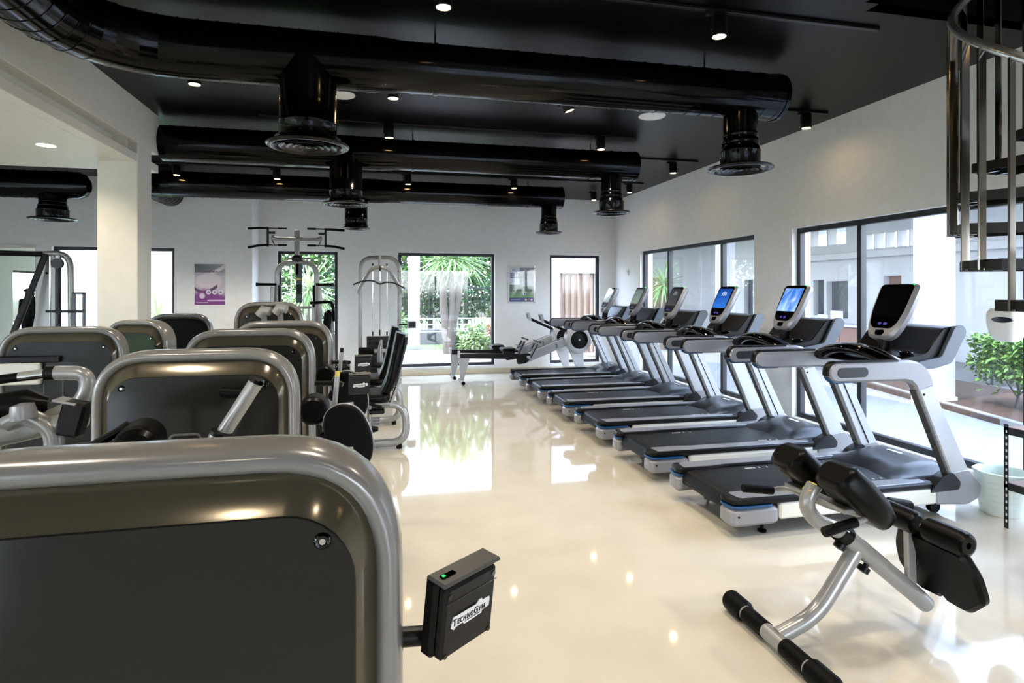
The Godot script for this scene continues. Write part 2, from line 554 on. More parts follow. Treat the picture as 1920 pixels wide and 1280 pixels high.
func room() -> void:
	structure("floor", B.new().box(V((XL + XR) / 2, -0.1, (ZB + ZF) / 2 - 0.15), V(XR - XL + 0.6, 0.2, ZF - ZB + 0.9)), M.floor_resin)
	# ceiling with the opening of the spiral stair
	var cb := B.new()
	var hx := 3.12
	var h0 := -3.16
	var h1 := -1.64
	var x0 := XL - 0.3
	var x1 := XR + 0.3
	cb.box(V((x0 + hx) / 2, CH + 0.12, (ZB + ZF) / 2), V(hx - x0, 0.24, ZF - ZB + 0.6))
	cb.box(V((hx + x1) / 2, CH + 0.12, (ZB - 0.3 + h0) / 2), V(x1 - hx, 0.24, h0 - ZB + 0.3))
	cb.box(V((hx + x1) / 2, CH + 0.12, (ZF + 0.3 + h1) / 2), V(x1 - hx, 0.24, ZF + 0.3 - h1))
	structure("ceiling", cb, M.ceiling_paint)
	structure("wall_stairwell", holed(B.new(), V(hx, CH, h0), V(0, 0, 1), h1 - h0, 1.6, V(1, 0, 0), 0.1, []), M.ceiling_paint)
	structure("wall_stairwell_back", holed(B.new(), V(hx, CH, h0), V(1, 0, 0), x1 - hx, 1.6, V(0, 0, 1), 0.1, []), M.ceiling_paint)
	structure("wall_stairwell_front", holed(B.new(), V(hx, CH, h1), V(1, 0, 0), x1 - hx, 1.6, V(0, 0, -1), 0.1, []), M.ceiling_paint)
	structure("wall_stairwell_right", holed(B.new(), V(XR, CH, h0), V(0, 0, 1), h1 - h0, 1.6, V(-1, 0, 0), 0.25, []), M.wall_paint)
	structure("ceiling_stairwell", B.new().box(V((hx + x1) / 2, CH + 1.66, (h0 + h1) / 2), V(x1 - hx + 0.3, 0.12, h1 - h0 + 0.3)), M.ceiling_paint)
	# right wall: along -z from the wall behind the camera
	var o := V(XR, 0, ZF)
	var r1 := Rect2(ZF + 6.709, 0.135, 10.093 - 6.709, 2.19)
	var r2 := Rect2(ZF + 1.2, 0.135, 5.998 - 1.2, 2.19)
	structure("wall_right", holed(B.new(), o, V(0, 0, -1), ZF - ZB + 0.25, CH, V(-1, 0, 0), 0.25, [r1, r2]), M.wall_paint)
	window(1, o, V(0, 0, -1), r1, V(-1, 0, 0), [7.551 - 6.709, 9.138 - 6.709])
	window(2, o, V(0, 0, -1), r2, V(-1, 0, 0), [3.51 - 1.2 - 0.02, 5.086 - 1.2])
	# back wall, then the part left of the step, which stands 0.6 m forward
	o = V(-2.064, 0, ZB)
	var b1 := Rect2(-1.759 + 2.064, 0.155, 1.041, 2.165)
	var b2 := Rect2(0.379 + 2.064, 0.155, 1.847, 2.165)
	var b3 := Rect2(3.34 + 2.064, 0.155, 1.058, 2.16)
	structure("wall_back", holed(B.new(), o, V(1, 0, 0), XR + 2.064, CH, V(0, 0, 1), 0.25, [b1, b2, b3]), M.wall_paint)
	window(3, o, V(1, 0, 0), b1, V(0, 0, 1), [])
	window(4, o, V(1, 0, 0), b2, V(0, 0, 1), [])
	window(5, o, V(1, 0, 0), b3, V(0, 0, 1), [])
	o = V(XL, 0, ZL)
	var b4 := Rect2(-5.013 - XL, 0.155, 1.756, 2.15)
	structure("wall_back_left", holed(B.new(), o, V(1, 0, 0), -2.064 - XL, CH, V(0, 0, 1), 0.85, [b4]), M.wall_paint)
	window(6, o, V(1, 0, 0), b4, V(0, 0, 1), [])
	# left wall and the wall behind the camera, both glazed
	o = V(XL, 0, ZL)
	var l1 := Rect2(5.94, 0.155, 3.0, 1.95)
	var l2 := Rect2(9.5, 0.155, 6.5, 2.5)
	structure("wall_left", holed(B.new(), o, V(0, 0, 1), ZF - ZL, CH, V(1, 0, 0), 0.25, [l1, l2]), M.wall_paint)
	window(7, o, V(0, 0, 1), l1, V(1, 0, 0), [1.5])
	window(8, o, V(0, 0, 1), l2, V(1, 0, 0), [2.0, 4.0])
	o = V(XL - 0.25, 0, ZF)
	var f1 := Rect2(3.75, 0.12, 0.95, 2.2)
	var f2 := Rect2(9.9, 0.12, 3.3, 2.5)
	structure("wall_front", holed(B.new(), o, V(1, 0, 0), XR - XL + 0.5, CH, V(0, 0, -1), 0.25, [f1, f2]), M.wall_paint)
	window(9, o, V(1, 0, 0), f1, V(0, 0, -1), [])
	window(10, o, V(1, 0, 0), f2, V(0, 0, -1), [1.65])
	# skirting
	structure("baseboard_back", B.new().box(V((XR - 2.064) / 2, 0.05, ZB + 0.012), V(XR + 2.064, 0.1, 0.024), 0.004), M.beige_skirting)
	structure("baseboard_back_left", B.new().box(V((XL - 2.064) / 2, 0.05, ZL + 0.012), V(-2.064 - XL, 0.1, 0.024), 0.004), M.beige_skirting)
	structure("baseboard_right", B.new().box(V(XR - 0.012, 0.05, (ZB + ZF) / 2), V(0.024, 0.1, ZF - ZB), 0.004), M.beige_skirting)
	# column, the beam it carries and the lower ceiling on the left
	structure("wall_column", B.new().box(V(-2.408, CH / 2, -6.475), V(0.344, CH, 0.35), 0.004), M.cream_paint)
	var zl := ZF + 6.86
	var zc := (ZF - 6.86) / 2
	structure("trim_1", B.new().box(V(-2.30, 3.225, zc), V(0.12, 0.41, zl), 0.003), M.cream_paint)
	structure("trim_2", B.new().box(V(-2.29, 2.87, zc), V(0.10, 0.08, zl), 0.003), M.cream_paint)
	structure("trim_3", B.new().box(V(-2.39, 2.95, (ZF - 6.3) / 2), V(0.06, 0.20, ZF + 6.3)), M.cream_paint)
	structure("trim_4", B.new().box(V(-2.30, 2.965, -6.08), V(0.11, 0.11, 0.012)), M.cream_paint)
	structure("ceiling_lower", B.new().box(V((XL - 2.34) / 2, 2.855, (ZF - 6.75) / 2), V(-2.34 - XL, 0.05, ZF + 6.75)), M.cream_paint)
	structure("wall_bulkhead", B.new().box(V((XL - 2.34) / 2, 3.155, -6.72), V(-2.34 - XL, 0.55, 0.06)), M.cream_paint)

func spot(p: Vector3, turn: float, label: String, tilt := 0.0, power := 1.0, cone := 58.0) -> void:
	# cylinder spotlight under a track adapter; p is the middle of its glowing face
	var t := thing("track_spotlight", label, "spotlight", p, turn, "spotlights on the black ceiling")
	var dn := V(sin(tilt), -cos(tilt), 0)
	var top: Vector3 = -dn * 0.15
	part("lamp_body", B.new().lathe([Vector2(0.0, 0.15), Vector2(0.044, 0.15), Vector2(0.05, 0.144), Vector2(0.05, 0.0), Vector2(0.043, 0.0), Vector2(0.043, 0.012)], Transform3D(Basis(Vector3.BACK, tilt), Vector3.ZERO), 20), M.lamp_black, t)
	part("lens", B.new().lathe([Vector2(0.043, 0.008), Vector2(0.0, 0.004)], Transform3D(Basis(Vector3.BACK, tilt), Vector3.ZERO), 16), M.lamp_warm, t)
	part("stem", B.new().rod(top + V(-0.05, 0.0, 0), V(top.x - 0.05, CH - p.y - 0.035, 0), 0.012, 8), M.lamp_black, t)
	part("adapter", B.new().box(V(top.x - 0.03, CH - p.y - 0.035, 0), V(0.13, 0.03, 0.034), 0.004), M.lamp_black, t)
	part("bracket", B.new().box(top + V(-0.052, -0.045, 0), V(0.016, 0.13, 0.03), 0.003), M.lamp_black, t)
	var l := SpotLight3D.new()
	l.name = "lamp_beam"
	t.add_child(l)
	l.position = dn * 0.012
	l.rotation = Vector3(-PI / 2, 0, 0)
	l.rotation.x += 0.0
	l.basis = Basis(Vector3.BACK, tilt) * Basis(Vector3.RIGHT, -PI / 2)
	l.light_color = Color(1.0, 0.945, 0.87)
	l.light_energy = 1.28 * power
	l.light_size = 0.045
	l.spot_angle = cone
	l.spot_angle_attenuation = 0.6
	l.spot_range = 30.0
	l.spot_attenuation = 2.0
	l.shadow_enabled = true

func track(a: Vector3, b: Vector3, label: String) -> void:
	tag(part("lighting_track", B.new().bar(a, b, 0.035, 0.022, 0.003), M.lamp_black, self), label, "lighting track", "lighting tracks on the black ceiling")

func duct(called: String, pts: Array, r, label: String) -> Node3D:
	# spiral-seam duct along pts (already rounded): thin raised seams every 12 cm
	var fine := []
	var rad := []
	var along := 0.0
	var next := 0.06
	for i in pts.size() - 1:
		var a: Vector3 = pts[i]
		var b: Vector3 = pts[i + 1]
		var len := a.distance_to(b)
		var ra: float = r[i] if r is Array else r
		var rb: float = r[i + 1] if r is Array else r
		fine.append(a); rad.append(ra)
		while next < along + len:
			for s in [[-0.006, 0.0], [-0.003, 0.004], [0.003, 0.004], [0.006, 0.0]]:
				var f: float = clampf((next - along + s[0]) / len, 0.001, 0.999)
				fine.append(a.lerp(b, f)); rad.append(lerpf(ra, rb, f) + s[1])
			next += 0.125
		along += len
	fine.append(pts[-1]); rad.append(r[-1] if r is Array else r)
	var t := thing(called, label, "duct")
	part("duct_shell", B.new().sweep(fine, rad, {"sides": 36, "caps": true}), M.duct_black, t)
	return t

func clamp_band(t: Node3D, p: Vector3, r: float, axis := Vector3.RIGHT) -> void:
	part("clamp_band", B.new().sweep([p - axis * 0.014, p + axis * 0.014], r + 0.007, {"sides": 32}), M.duct_black, t)
	part("hanger_rod", B.new().rod(p + V(0, r, 0), V(p.x, CH, p.z), 0.007, 6), M.lamp_black, t)

func diffuser(p: Vector3, ytop: float, neck: float, rim: float, label: String, rd := 0.164, zd := 99.0, plain := false) -> void:
	# drop with a round slatted outlet; p is the middle of the rim
	var t := thing("air_diffuser", label, "air diffuser", p, 0, "round air outlets under the ducts")
	var h := ytop - p.y
	var prof := [Vector2(neck * 1.18, 0.012), Vector2(neck * 1.18, 0.13), Vector2(neck * 1.2, 0.133), Vector2(neck * 1.2, 0.143), Vector2(neck * 1.16, 0.147), Vector2(neck * 1.08, 0.20), Vector2(neck * 1.1, 0.204), Vector2(neck * 1.1, 0.213), Vector2(neck * 1.05, 0.217), Vector2(neck, 0.26), Vector2(neck * 1.025, 0.264), Vector2(neck * 1.025, 0.276), Vector2(neck, 0.28), Vector2(neck, 0.29)]
	if plain: prof = [Vector2(neck * 1.1, 0.012), Vector2(neck * 1.03, 0.03), Vector2(neck, 0.05), Vector2(neck, 0.14), Vector2(neck * 1.02, 0.143), Vector2(neck * 1.02, 0.153), Vector2(neck, 0.156), Vector2(neck, 0.29)]
	var sq: float = clampf((h - rd - 0.012) / 0.29, 0.4, 1.0)
	for k in prof.size(): prof[k].y *= sq
	# the drop's upper end is cut to the round of the duct
	var lo := PackedVector3Array()
	var hi := PackedVector3Array()
	for k in 32:
		var q := V(cos(TAU * k / 32), 0, sin(TAU * k / 32)) * neck
		lo.append(q + V(0, 0.29 * sq, 0))
		var off: float = q.z + p.z - (p.z if zd > 50.0 else zd)
		hi.append(q + V(0, h - sqrt(maxf(0.0004, rd * rd - off * off)) - 0.001, 0))
	part("drop_duct", B.new().lathe(prof, Transform3D.IDENTITY, 32).loft([lo, hi], true, false), M.duct_black, t)
	part("rim", B.new().lathe([Vector2(rim * 0.86, 0.014), Vector2(rim * 0.97, 0.012), Vector2(rim, 0.004), Vector2(rim * 0.985, -0.004), Vector2(rim * 0.88, -0.012), Vector2(rim * 0.84, -0.006), Vector2(rim * 0.8, 0.02)], Transform3D.IDENTITY, 40), M.grille_rim, t)
	for k in 4:
		var r: float = rim * (0.70 - 0.165 * k)
		part("vane", B.new().lathe([Vector2(r, -0.010), Vector2(r * 0.97 + 0.004, -0.012), Vector2(r - 0.034, 0.016), Vector2(r - 0.03, 0.022)], Transform3D.IDENTITY, 32), M.grille_rim if k % 2 == 0 else M.grille_black, t)
	part("hub", B.new().lathe([Vector2(0.0, -0.014), Vector2(0.018, -0.012), Vector2(0.022, 0.0), Vector2(0.0, 0.02)], Transform3D.IDENTITY, 16), M.grille_black, t)
	part("back_plate", B.new().lathe([Vector2(0.0, 0.045), Vector2(neck * 1.15, 0.05)], Transform3D.IDENTITY, 32), M.grille_black, t)

func ceiling_things() -> void:
	var y := 3.176
	var r := 0.176
	var big := r + 0.013
	# first duct: comes from behind the camera on the left, bends and crosses the room
	var z1 := -4.24
	var p := fillet([V(-1.82, y, 5.4), V(-1.82, y, z1), V(-0.4, y, z1)], 0.85, 10)
	p.append_array([V(0.02, y, z1), V(0.18, y, z1), V(2.64, y, z1), V(3.16, y, z1)])
	var rr := []
	for q in p: rr.append(big)
	for k in 4: rr[rr.size() - 1 - k] = r
	rr[rr.size() - 4] = big
	rr[rr.size() - 1] = r + 0.006
	rr[rr.size() - 2] = r + 0.006
	var t := duct("spiral_duct", p, rr, "nearest black spiral air duct, bending at upper left over the white beam")
	for x in [0.4, 2.53]: clamp_band(t, V(x, y, z1), r)
	clamp_band(t, V(-1.82, y, -2.5), big, Vector3.BACK)
	part("end_cap", B.new().lathe([Vector2(r + 0.012, 0.0), Vector2(r + 0.012, 0.03), Vector2(r - 0.01, 0.035), Vector2(0, 0.035)], xf(V(3.155, y, z1), 0, 0, -90), 32), M.duct_black, t)
	# second and third
	var z2 := -6.98
	var z3 := -9.6
	for d in [[z2, 3.16, -2.237, "middle black spiral air duct crossing the ceiling, second from camera"], [z3, 3.02, -2.75, "farthest black spiral air duct in front of the back wall"]]:
		var z: float = d[0]
		var q := [V(d[1], y, z), V(d[1] - 0.5, y, z), V(0.18, y, z), V(0.02, y, z), V(d[2], y, z)]
		var q2 := [r + 0.006, r, r, big, big]
		if z < -8.0:
			q = q.slice(0, 4)
			q2 = q2.slice(0, 4)
			for s in fillet([V(-0.2, y, z), V(-3.3, y, z), V(-3.3, y, ZL + 0.02)], 0.5, 8):
				q.append(s)
				q2.append(big)
		t = duct("spiral_duct", q, q2, d[3])
		for x in [0.4, d[1] - 0.57]: clamp_band(t, V(x, y, z), r)
		part("end_cap", B.new().lathe([Vector2(r + 0.012, 0.0), Vector2(r + 0.012, 0.03), Vector2(r - 0.01, 0.035), Vector2(0, 0.035)], xf(V(d[1] - 0.005, y, z), 0, 0, -90), 32), M.duct_black, t)
	var z4 := -9.1
	t = duct("spiral_duct", [V(-8.5, 3.02, z4), V(-4.02, 3.02, z4), V(-3.93, 3.02, z4), V(-3.86, 3.02, z4), V(-3.82, 3.02, z4)], [0.185, 0.185, 0.178, 0.15, 0.09], "black air duct with rounded end on the far left, left of the cream column")
	# outlets
	var yr := 2.58
	diffuser(V(-0.46, yr, -4.22), y, 0.187, 0.27, "large near round air outlet left of centre, hanging from the nearest duct", big + 0.011, z1, true)
	diffuser(V(2.85, yr, z1), y, 0.131, 0.256, "near round air outlet at the right end of the nearest duct", r + 0.016)
	diffuser(V(-0.35, yr, -6.95), y, 0.18, 0.262, "round air outlet left of centre under the middle duct", big + 0.011, z2, true)
	diffuser(V(2.87, yr, z2), y, 0.131, 0.235, "round air outlet at the right end of the middle duct", r + 0.012)
	diffuser(V(-0.33, yr, z3), y, 0.175, 0.216, "round air outlet under the farthest duct, above the lat pulldown", big + 0.011, z3, true)
	diffuser(V(2.82, yr, z3), y, 0.131, 0.228, "round air outlet at the right end of the farthest duct", r + 0.012)
	diffuser(V(-4.25, 2.56, z4), 3.02, 0.154, 0.28, "round air outlet on the far left, left of the cream column", 0.20)
	# tracks and spotlights
	track(V(-1.9, CH - 0.012, -3.45), V(3.4, CH - 0.012, -3.45), "near black lighting track above the nearest duct")
	track(V(-1.9, CH - 0.012, -5.2), V(4.5, CH - 0.012, -5.2), "black lighting track between the nearest and middle ducts")
	track(V(-1.2, CH - 0.012, -6.55), V(3.0, CH - 0.012, -6.55), "black lighting track just behind the middle duct")
	track(V(2.4, CH - 0.012, -7.55), V(4.4, CH - 0.012, -7.55), "short black lighting track reaching the right wall")
	track(V(-3.1, CH - 0.012, -9.3), V(4.4, CH - 0.012, -9.3), "far black lighting track above the farthest duct")
	track(V(-2.0, CH - 0.012, -1.8), V(3.4, CH - 0.012, -1.8), "black lighting track above the camera")
	track(V(-2.0, CH - 0.012, 1.2), V(3.4, CH - 0.012, 1.2), "black lighting track behind the camera")
	var L := 3.25
	spot(V(0.375, L, -3.45), 0, "lit spotlight at the top of the picture, left of centre")
	spot(V(2.165, L, -3.45), 0, "lit spotlight at upper right, above the near right air outlet")
	spot(V(-1.43, L, -5.18), 0, "lit spotlight at upper left beside the white beam")
	spot(V(0.13, L, -5.18), 0, "lit spotlight right of the large near air outlet")
	spot(V(1.72, L, -5.18), 0, "tilted lit spotlight between the two ceiling speakers", 0.35)
	spot(V(4.25, L, -5.2), 0, "spotlight against the top of the right white wall", 0.0, 0.6, 26.0)
	spot(V(0.12, L, -6.52), 0, "lit spotlight above the middle duct, left of centre")
	spot(V(2.55, L, -6.52), 0, "lit spotlight above the right end of the middle duct")
	spot(V(4.05, L, -7.6), 0, "spotlight on the short track near the right wall", 0.0, 0.7, 28.0)
	spot(V(-2.8, L, -9.3), 0, "far lit spotlight directly right of the column")
	spot(V(-1.45, L, -9.3), 0, "far lit spotlight above the pull-up machine")
	spot(V(0.46, L, -9.3), 0, "far lit spotlight above the lat pulldown")
	spot(V(2.15, L, -9.3), 0, "far spotlight above the farthest duct, right of centre")
	spot(V(3.85, L, -10.2), 0, "far spotlight near the right back corner, beside the middle outlet", 0.0, 0.7, 30.0)
	spot(V(4.15, L, -9.3), 0, "far spotlight next to the right wall", 0.0, 0.7, 28.0)
	for k in 4: spot(V([-1.45, 0.3, 1.9, 3.2][k], L, -1.8), 0, ["leftmost spotlight above the camera", "inner left spotlight above the camera", "inner right spotlight above the camera", "rightmost spotlight above the camera"][k])
	for k in 3: spot(V([-0.8, 1.0, 2.8][k], L, 1.2), 0, "%s spotlight on the track behind the camera" % ["leftmost", "middle", "rightmost"][k])
	# speakers, detector, recessed lamp
	for w in [[V(-0.33, CH, -5.73), 0.125, "round white ceiling speaker partly hidden by the large near outlet"], [V(2.80, CH, -5.71), 0.14, "round white ceiling speaker on the right of the black ceiling"]]:
		var s := thing("ceiling_speaker", w[2], "speaker", w[0], 0, "round white ceiling speakers")
		part("bezel", B.new().lathe([Vector2(w[1], 0.0), Vector2(w[1], -0.006), Vector2(w[1] - 0.012, -0.012), Vector2(w[1] - 0.02, -0.008)], Transform3D.IDENTITY, 32), M.white_plastic, s)
		part("speaker_grille", B.new().lathe([Vector2(w[1] - 0.018, -0.008), Vector2(w[1] * 0.5, -0.014), Vector2(0, -0.016)], Transform3D.IDENTITY, 32), M.white_plastic, s)
	var sd := thing("smoke_detector", "small white smoke detector on the black ceiling between far spotlights", "smoke detector", V(1.28, CH, -10.2))
	part("base", B.new().lathe([Vector2(0.055, 0.0), Vector2(0.055, -0.012), Vector2(0.04, -0.018)], Transform3D.IDENTITY, 20), M.white_plastic, sd)
	part("sensor_head", B.new().lathe([Vector2(0.04, -0.018), Vector2(0.036, -0.04), Vector2(0.0, -0.045)], Transform3D.IDENTITY, 20), M.white_plastic, sd)
	var dl := thing("recessed_downlight", "round recessed downlight in the cream lower ceiling at left", "downlight", V(-2.73, 2.83, -5.74))
	part("trim_ring", B.new().lathe([Vector2(0.085, 0.0), Vector2(0.083, -0.006), Vector2(0.07, -0.004), Vector2(0.068, 0.0)], Transform3D.IDENTITY, 28), M.white_plastic, dl)
	part("lamp_lens", B.new().lathe([Vector2(0.068, -0.003), Vector2(0.0, -0.002)], Transform3D.IDENTITY, 24), M.lamp_soffit, dl)
	var sl := SpotLight3D.new()
	sl.name = "lamp_beam"
	dl.add_child(sl)
	sl.position = V(0, -0.01, 0)
	sl.rotation.x = -PI / 2
	sl.light_color = Color(1.0, 0.93, 0.82)
	sl.light_energy = 1.2
	sl.light_size = 0.07
	sl.spot_angle = 70.0
	sl.spot_range = 20.0
	sl.spot_attenuation = 2.0
	sl.shadow_enabled = true

func sky_screen() -> ImageTexture:
	var nz := FastNoiseLite.new()
	nz.seed = 5
	nz.frequency = 0.02
	return picture(96, 128, func(u: float, v: float) -> Color:
		var c := Color(0.20, 0.42, 0.80).lerp(Color(0.72, 0.84, 0.98), smoothstep(0.0, 1.0, v * 0.4 + 0.5 * (nz.get_noise_2d(u * 160, v * 40) + 0.45)))
		var rays := smoothstep(0.15, 0.6, nz.get_noise_2d((u - 0.5) / (0.25 + v) * 60, 5.0) + 0.3)
		c = c.lerp(Color(0.9, 0.94, 1.0), rays * (1.0 - v) * 0.5)
		return c.lerp(Color(0.98, 0.9, 0.85), clampf(0.6 - Vector2((u - 0.66) * 3.0, (v - 0.55) * 4.0 + (u - 0.5)).length(), 0.0, 0.6)))

func menu_screen(a: Color, b: Color, arc: float) -> ImageTexture:
	return picture(96, 128, func(u: float, v: float) -> Color:
		var c := a.lerp(b, v)
		var d := Vector2((u - 0.5) * 0.8, v - 0.3)
		if arc > 0.0 and d.y < 0.06 and (absf(d.length() - 0.13) < 0.014 or absf(d.length() - 0.05) < 0.012): c = c.lerp(Color.WHITE, arc)
		if arc > 0.0 and v > 0.34 and v < 0.37 and absf(u - 0.5) < 0.2: c = c.lerp(Color.WHITE, arc * 0.4)
		return c)

func screen_mat(called: String, tx: Texture2D, e: float) -> StandardMaterial3D:
	var m := mat(called, Color(0.03, 0.03, 0.04), 0.12)
	m.albedo_texture = tx
	m.emission_enabled = true
	m.emission = Color.BLACK
	m.emission_texture = tx
	m.emission_energy_multiplier = e
	return m

func treadmill(label: String, at: Vector3) -> Node3D:
	# local x runs from the rear (0) to the front, z across, +z towards the camera
	var t := thing("treadmill", label, "treadmill", at, 0, "row of treadmills along the window wall")
	# running belt, deck and rear roller
	part("belt", B.new().prism(poly([Vector2(0.035, 0.145), Vector2(0.06, 0.236), Vector2(0.12, 0.246), Vector2(1.6, 0.246), Vector2(1.6, 0.22), Vector2(0.12, 0.205), Vector2(0.08, 0.14)], 0.025, 4), 0.535, xf(V(0, 0, 0)), 0.002), M.belt, t)
	part("deck", B.new().box(V(0.88, 0.165, 0), V(1.5, 0.08, 0.56), 0.004), M.black_plastic, t)
	part("rear_roller", B.new().rod(V(0.085, 0.178, -0.28), V(0.085, 0.178, 0.28), 0.038, 16), M.rubber, t)
	for g in [[0.55, 0.2], [1.2, 0.225]]:
		var marks := B.new()
		for k in 7: marks.box(V(g[0] + [0, 0.018, 0.036, 0.054, 0.075, 0.12, 0.19][k], 0.2475, g[1] * (1 if g[0] > 1 else -1)), V(0.008, 0.002, 0.022))
		part("belt_print", marks, M.print_white, t).set_meta("kind", "stuff")
	for s: float in [-1.0, 1.0]:
		# foot rail with flared rear, side skirt, rear cap with blue strip
		var pl := poly([Vector2(0.0, 0.27), Vector2(0.02, 0.425), Vector2(0.3, 0.432), Vector2(1.66, 0.425), Vector2(1.66, 0.285), Vector2(0.42, 0.283), Vector2(0.3, 0.262), Vector2(0.1, 0.262)], 0.05, 5)
		var up := Transform3D(Basis(V(1, 0, 0), V(0, 0, s), V(0, -s, 0)), V(0, 0.238, 0))
		part("foot_rail", B.new().prism(pl, 0.044, up, 0.01), M.black_plastic, t)
		up.origin.y = 0.2605
		part("foot_grip", B.new().prism(poly([Vector2(0.06, 0.285), Vector2(0.08, 0.405), Vector2(0.3, 0.412), Vector2(1.6, 0.405), Vector2(1.6, 0.305), Vector2(0.42, 0.303), Vector2(0.3, 0.283)], 0.03, 4), 0.008, up, 0.003), M.tm_grip, t)
		part("side_skirt", B.new().box(V(1.02, 0.160, 0.405 * s), V(1.30, 0.108, 0.045), 0.014), M.tm_cream, t)
		var cap := poly([Vector2(-0.005, 0.275), Vector2(0.005, 0.43), Vector2(0.1, 0.438), Vector2(0.37, 0.43), Vector2(0.37, 0.30), Vector2(0.1, 0.275)], 0.05, 5)
		up.origin.y = 0.139
		part("rear_cap", B.new().prism(cap, 0.116, up, 0.022), M.tm_grey, t)
		up.origin.y = 0.206
		part("blue_strip", B.new().prism(poly([Vector2(-0.004, 0.275), Vector2(0.006, 0.431), Vector2(0.1, 0.439), Vector2(0.33, 0.432), Vector2(0.33, 0.30), Vector2(0.1, 0.275)], 0.05, 5), 0.016, up, 0.003), M.tm_blue, t)
		part("cap_screw", B.new().rod(V(0.05, 0.15, 0.430 * s), V(0.05, 0.15, 0.4385 * s), 0.007, 8), M.black_plastic, t)
		# boot and raked upright
		var zc := 0.395 * s
		part("front_boot", B.new().prism(poly([Vector2(1.66, 0.105), Vector2(1.95, 0.085), Vector2(2.06, 0.125), Vector2(2.075, 0.22), Vector2(1.95, 0.345), Vector2(1.785, 0.325), Vector2(1.72, 0.215), Vector2(1.66, 0.212)], 0.03, 5), 0.075, xf(V(0, 0, zc)), 0.012), M.tm_grey, t)
		part("boot_inset", B.new().prism(poly([Vector2(1.60, 0.192), Vector2(1.86, 0.2), Vector2(1.875, 0.25), Vector2(1.80, 0.325), Vector2(1.7, 0.285)], 0.02, 4), 0.079, xf(V(0, 0, zc)), 0.006), M.tm_hood, t)
		part("upright", B.new().prism(PackedVector2Array([Vector2(1.79, 0.312), Vector2(1.952, 0.333), Vector2(1.632, 0.935), Vector2(1.505, 0.915)]), 0.07, xf(V(0, 0, zc)), 0.008), M.tm_silver, t)
		part("upright_edge", B.new().prism(PackedVector2Array([Vector2(1.768, 0.31), Vector2(1.793, 0.312), Vector2(1.508, 0.915), Vector2(1.484, 0.905)]), 0.056, xf(V(0, 0, zc)), 0.004), M.tm_edge, t)
		part("upright_groove", B.new().bar(V(1.862, 0.33, 0.3595 * s), V(1.565, 0.92, 0.3595 * s), 0.014, 0.006, 0.001), M.dark_line, t)
		part("pin", B.new().rod(V(1.55, 0.88, 0.425 * s), V(1.55, 0.88, 0.434 * s), 0.009, 8), M.black_plastic, t)
		# handrail: pill that bends down into the upright
		var hr := []
		for k in 9: hr.append(Vector2(1.42, 0.93) + Vector2(cos(PI / 2 * k / 8.0) * 0.225, sin(PI / 2 * k / 8.0) * 0.19))
		hr.append(Vector2(0.83, 1.118))
		for k in 9: hr.append(Vector2(0.822, 1.05) + Vector2.from_angle(PI / 2 + PI * (k + 0.5) / 9.0) * 0.068)
		hr.append_array([Vector2(0.83, 0.982), Vector2(1.39, 0.978), Vector2(1.44, 0.968), Vector2(1.475, 0.94), Vector2(1.495, 0.90)])
		part("handrail", B.new().prism(PackedVector2Array(hr), 0.072, xf(V(0, 0, zc)), 0.016), M.tm_grey, t)
		var edge := []
		for k in 10: edge.append(V(0.822, 1.05, zc) + V(cos(PI * (0.5 + k / 15.0)), sin(PI * (0.5 + k / 15.0)), 0) * 0.067)
		part("grip_edge", B.new().sweep(edge, 0.012, {"sides": 8, "ry": 2.6, "up": V(0, 0, 1)}), M.black_plastic, t)
		part("rail_top", B.new().box(V(1.08, 1.118, zc), V(0.52, 0.014, 0.06), 0.005), M.black_plastic, t)
		edge = []
		for k in 7: edge.append(V(0.822, 1.05, zc) + V(cos(PI * (1.15 + k / 17.5)), sin(PI * (1.15 + k / 17.5)), 0) * 0.067)
		edge.append(V(0.98, 0.983, zc))
		part("blue_edge", B.new().sweep(edge, 0.008, {"sides": 8, "ry": 3.6, "up": V(0, 0, 1)}), M.tm_blue, t)
		part("grip_inlay", B.new().prism(rrect(0.25, 0.066, 0.032), 0.008, xf(V(0.945, 1.05, zc + 0.037 * s)), 0.002), M.dark_line, t)
		# cheek of the console tray
		part("tray_cheek", B.new().prism(poly([Vector2(1.42, 1.05), Vector2(1.72, 1.042), Vector2(1.89, 1.08), Vector2(2.03, 1.30), Vector2(1.995, 1.355), Vector2(1.925, 1.345), Vector2(1.80, 1.125), Vector2(1.6, 1.095)], 0.03, 5), 0.036, xf(V(0, 0, 0.336 * s)), 0.008), M.tm_cheek, t)
		part("adjuster_foot", B.new().lathe([Vector2(0.0, 0.0), Vector2(0.03, 0.0), Vector2(0.03, 0.012), Vector2(0.012, 0.016), Vector2(0.012, 0.09)], xf(V(0.3, 0, 0.33 * s)), 14), M.rubber, t)
		part("transport_wheel", B.new().rod(V(1.78, 0.045, 0.30 * s - 0.02), V(1.78, 0.045, 0.30 * s + 0.02), 0.045, 16), M.rubber, t)
	part("lift_frame", B.new().box(V(1.2, 0.09, 0), V(1.25, 0.05, 0.5), 0.006), M.black_plastic, t)
	part("wheel_axle", B.new().rod(V(1.78, 0.045, -0.3), V(1.78, 0.045, 0.3), 0.012, 8), M.chrome, t)
	part("front_base", B.new().box(V(1.87, 0.15, 0), V(0.28, 0.12, 0.72), 0.02), M.tm_hood, t)
	# motor hood: low at the belt, crowned, falling to the front
	var rings := []
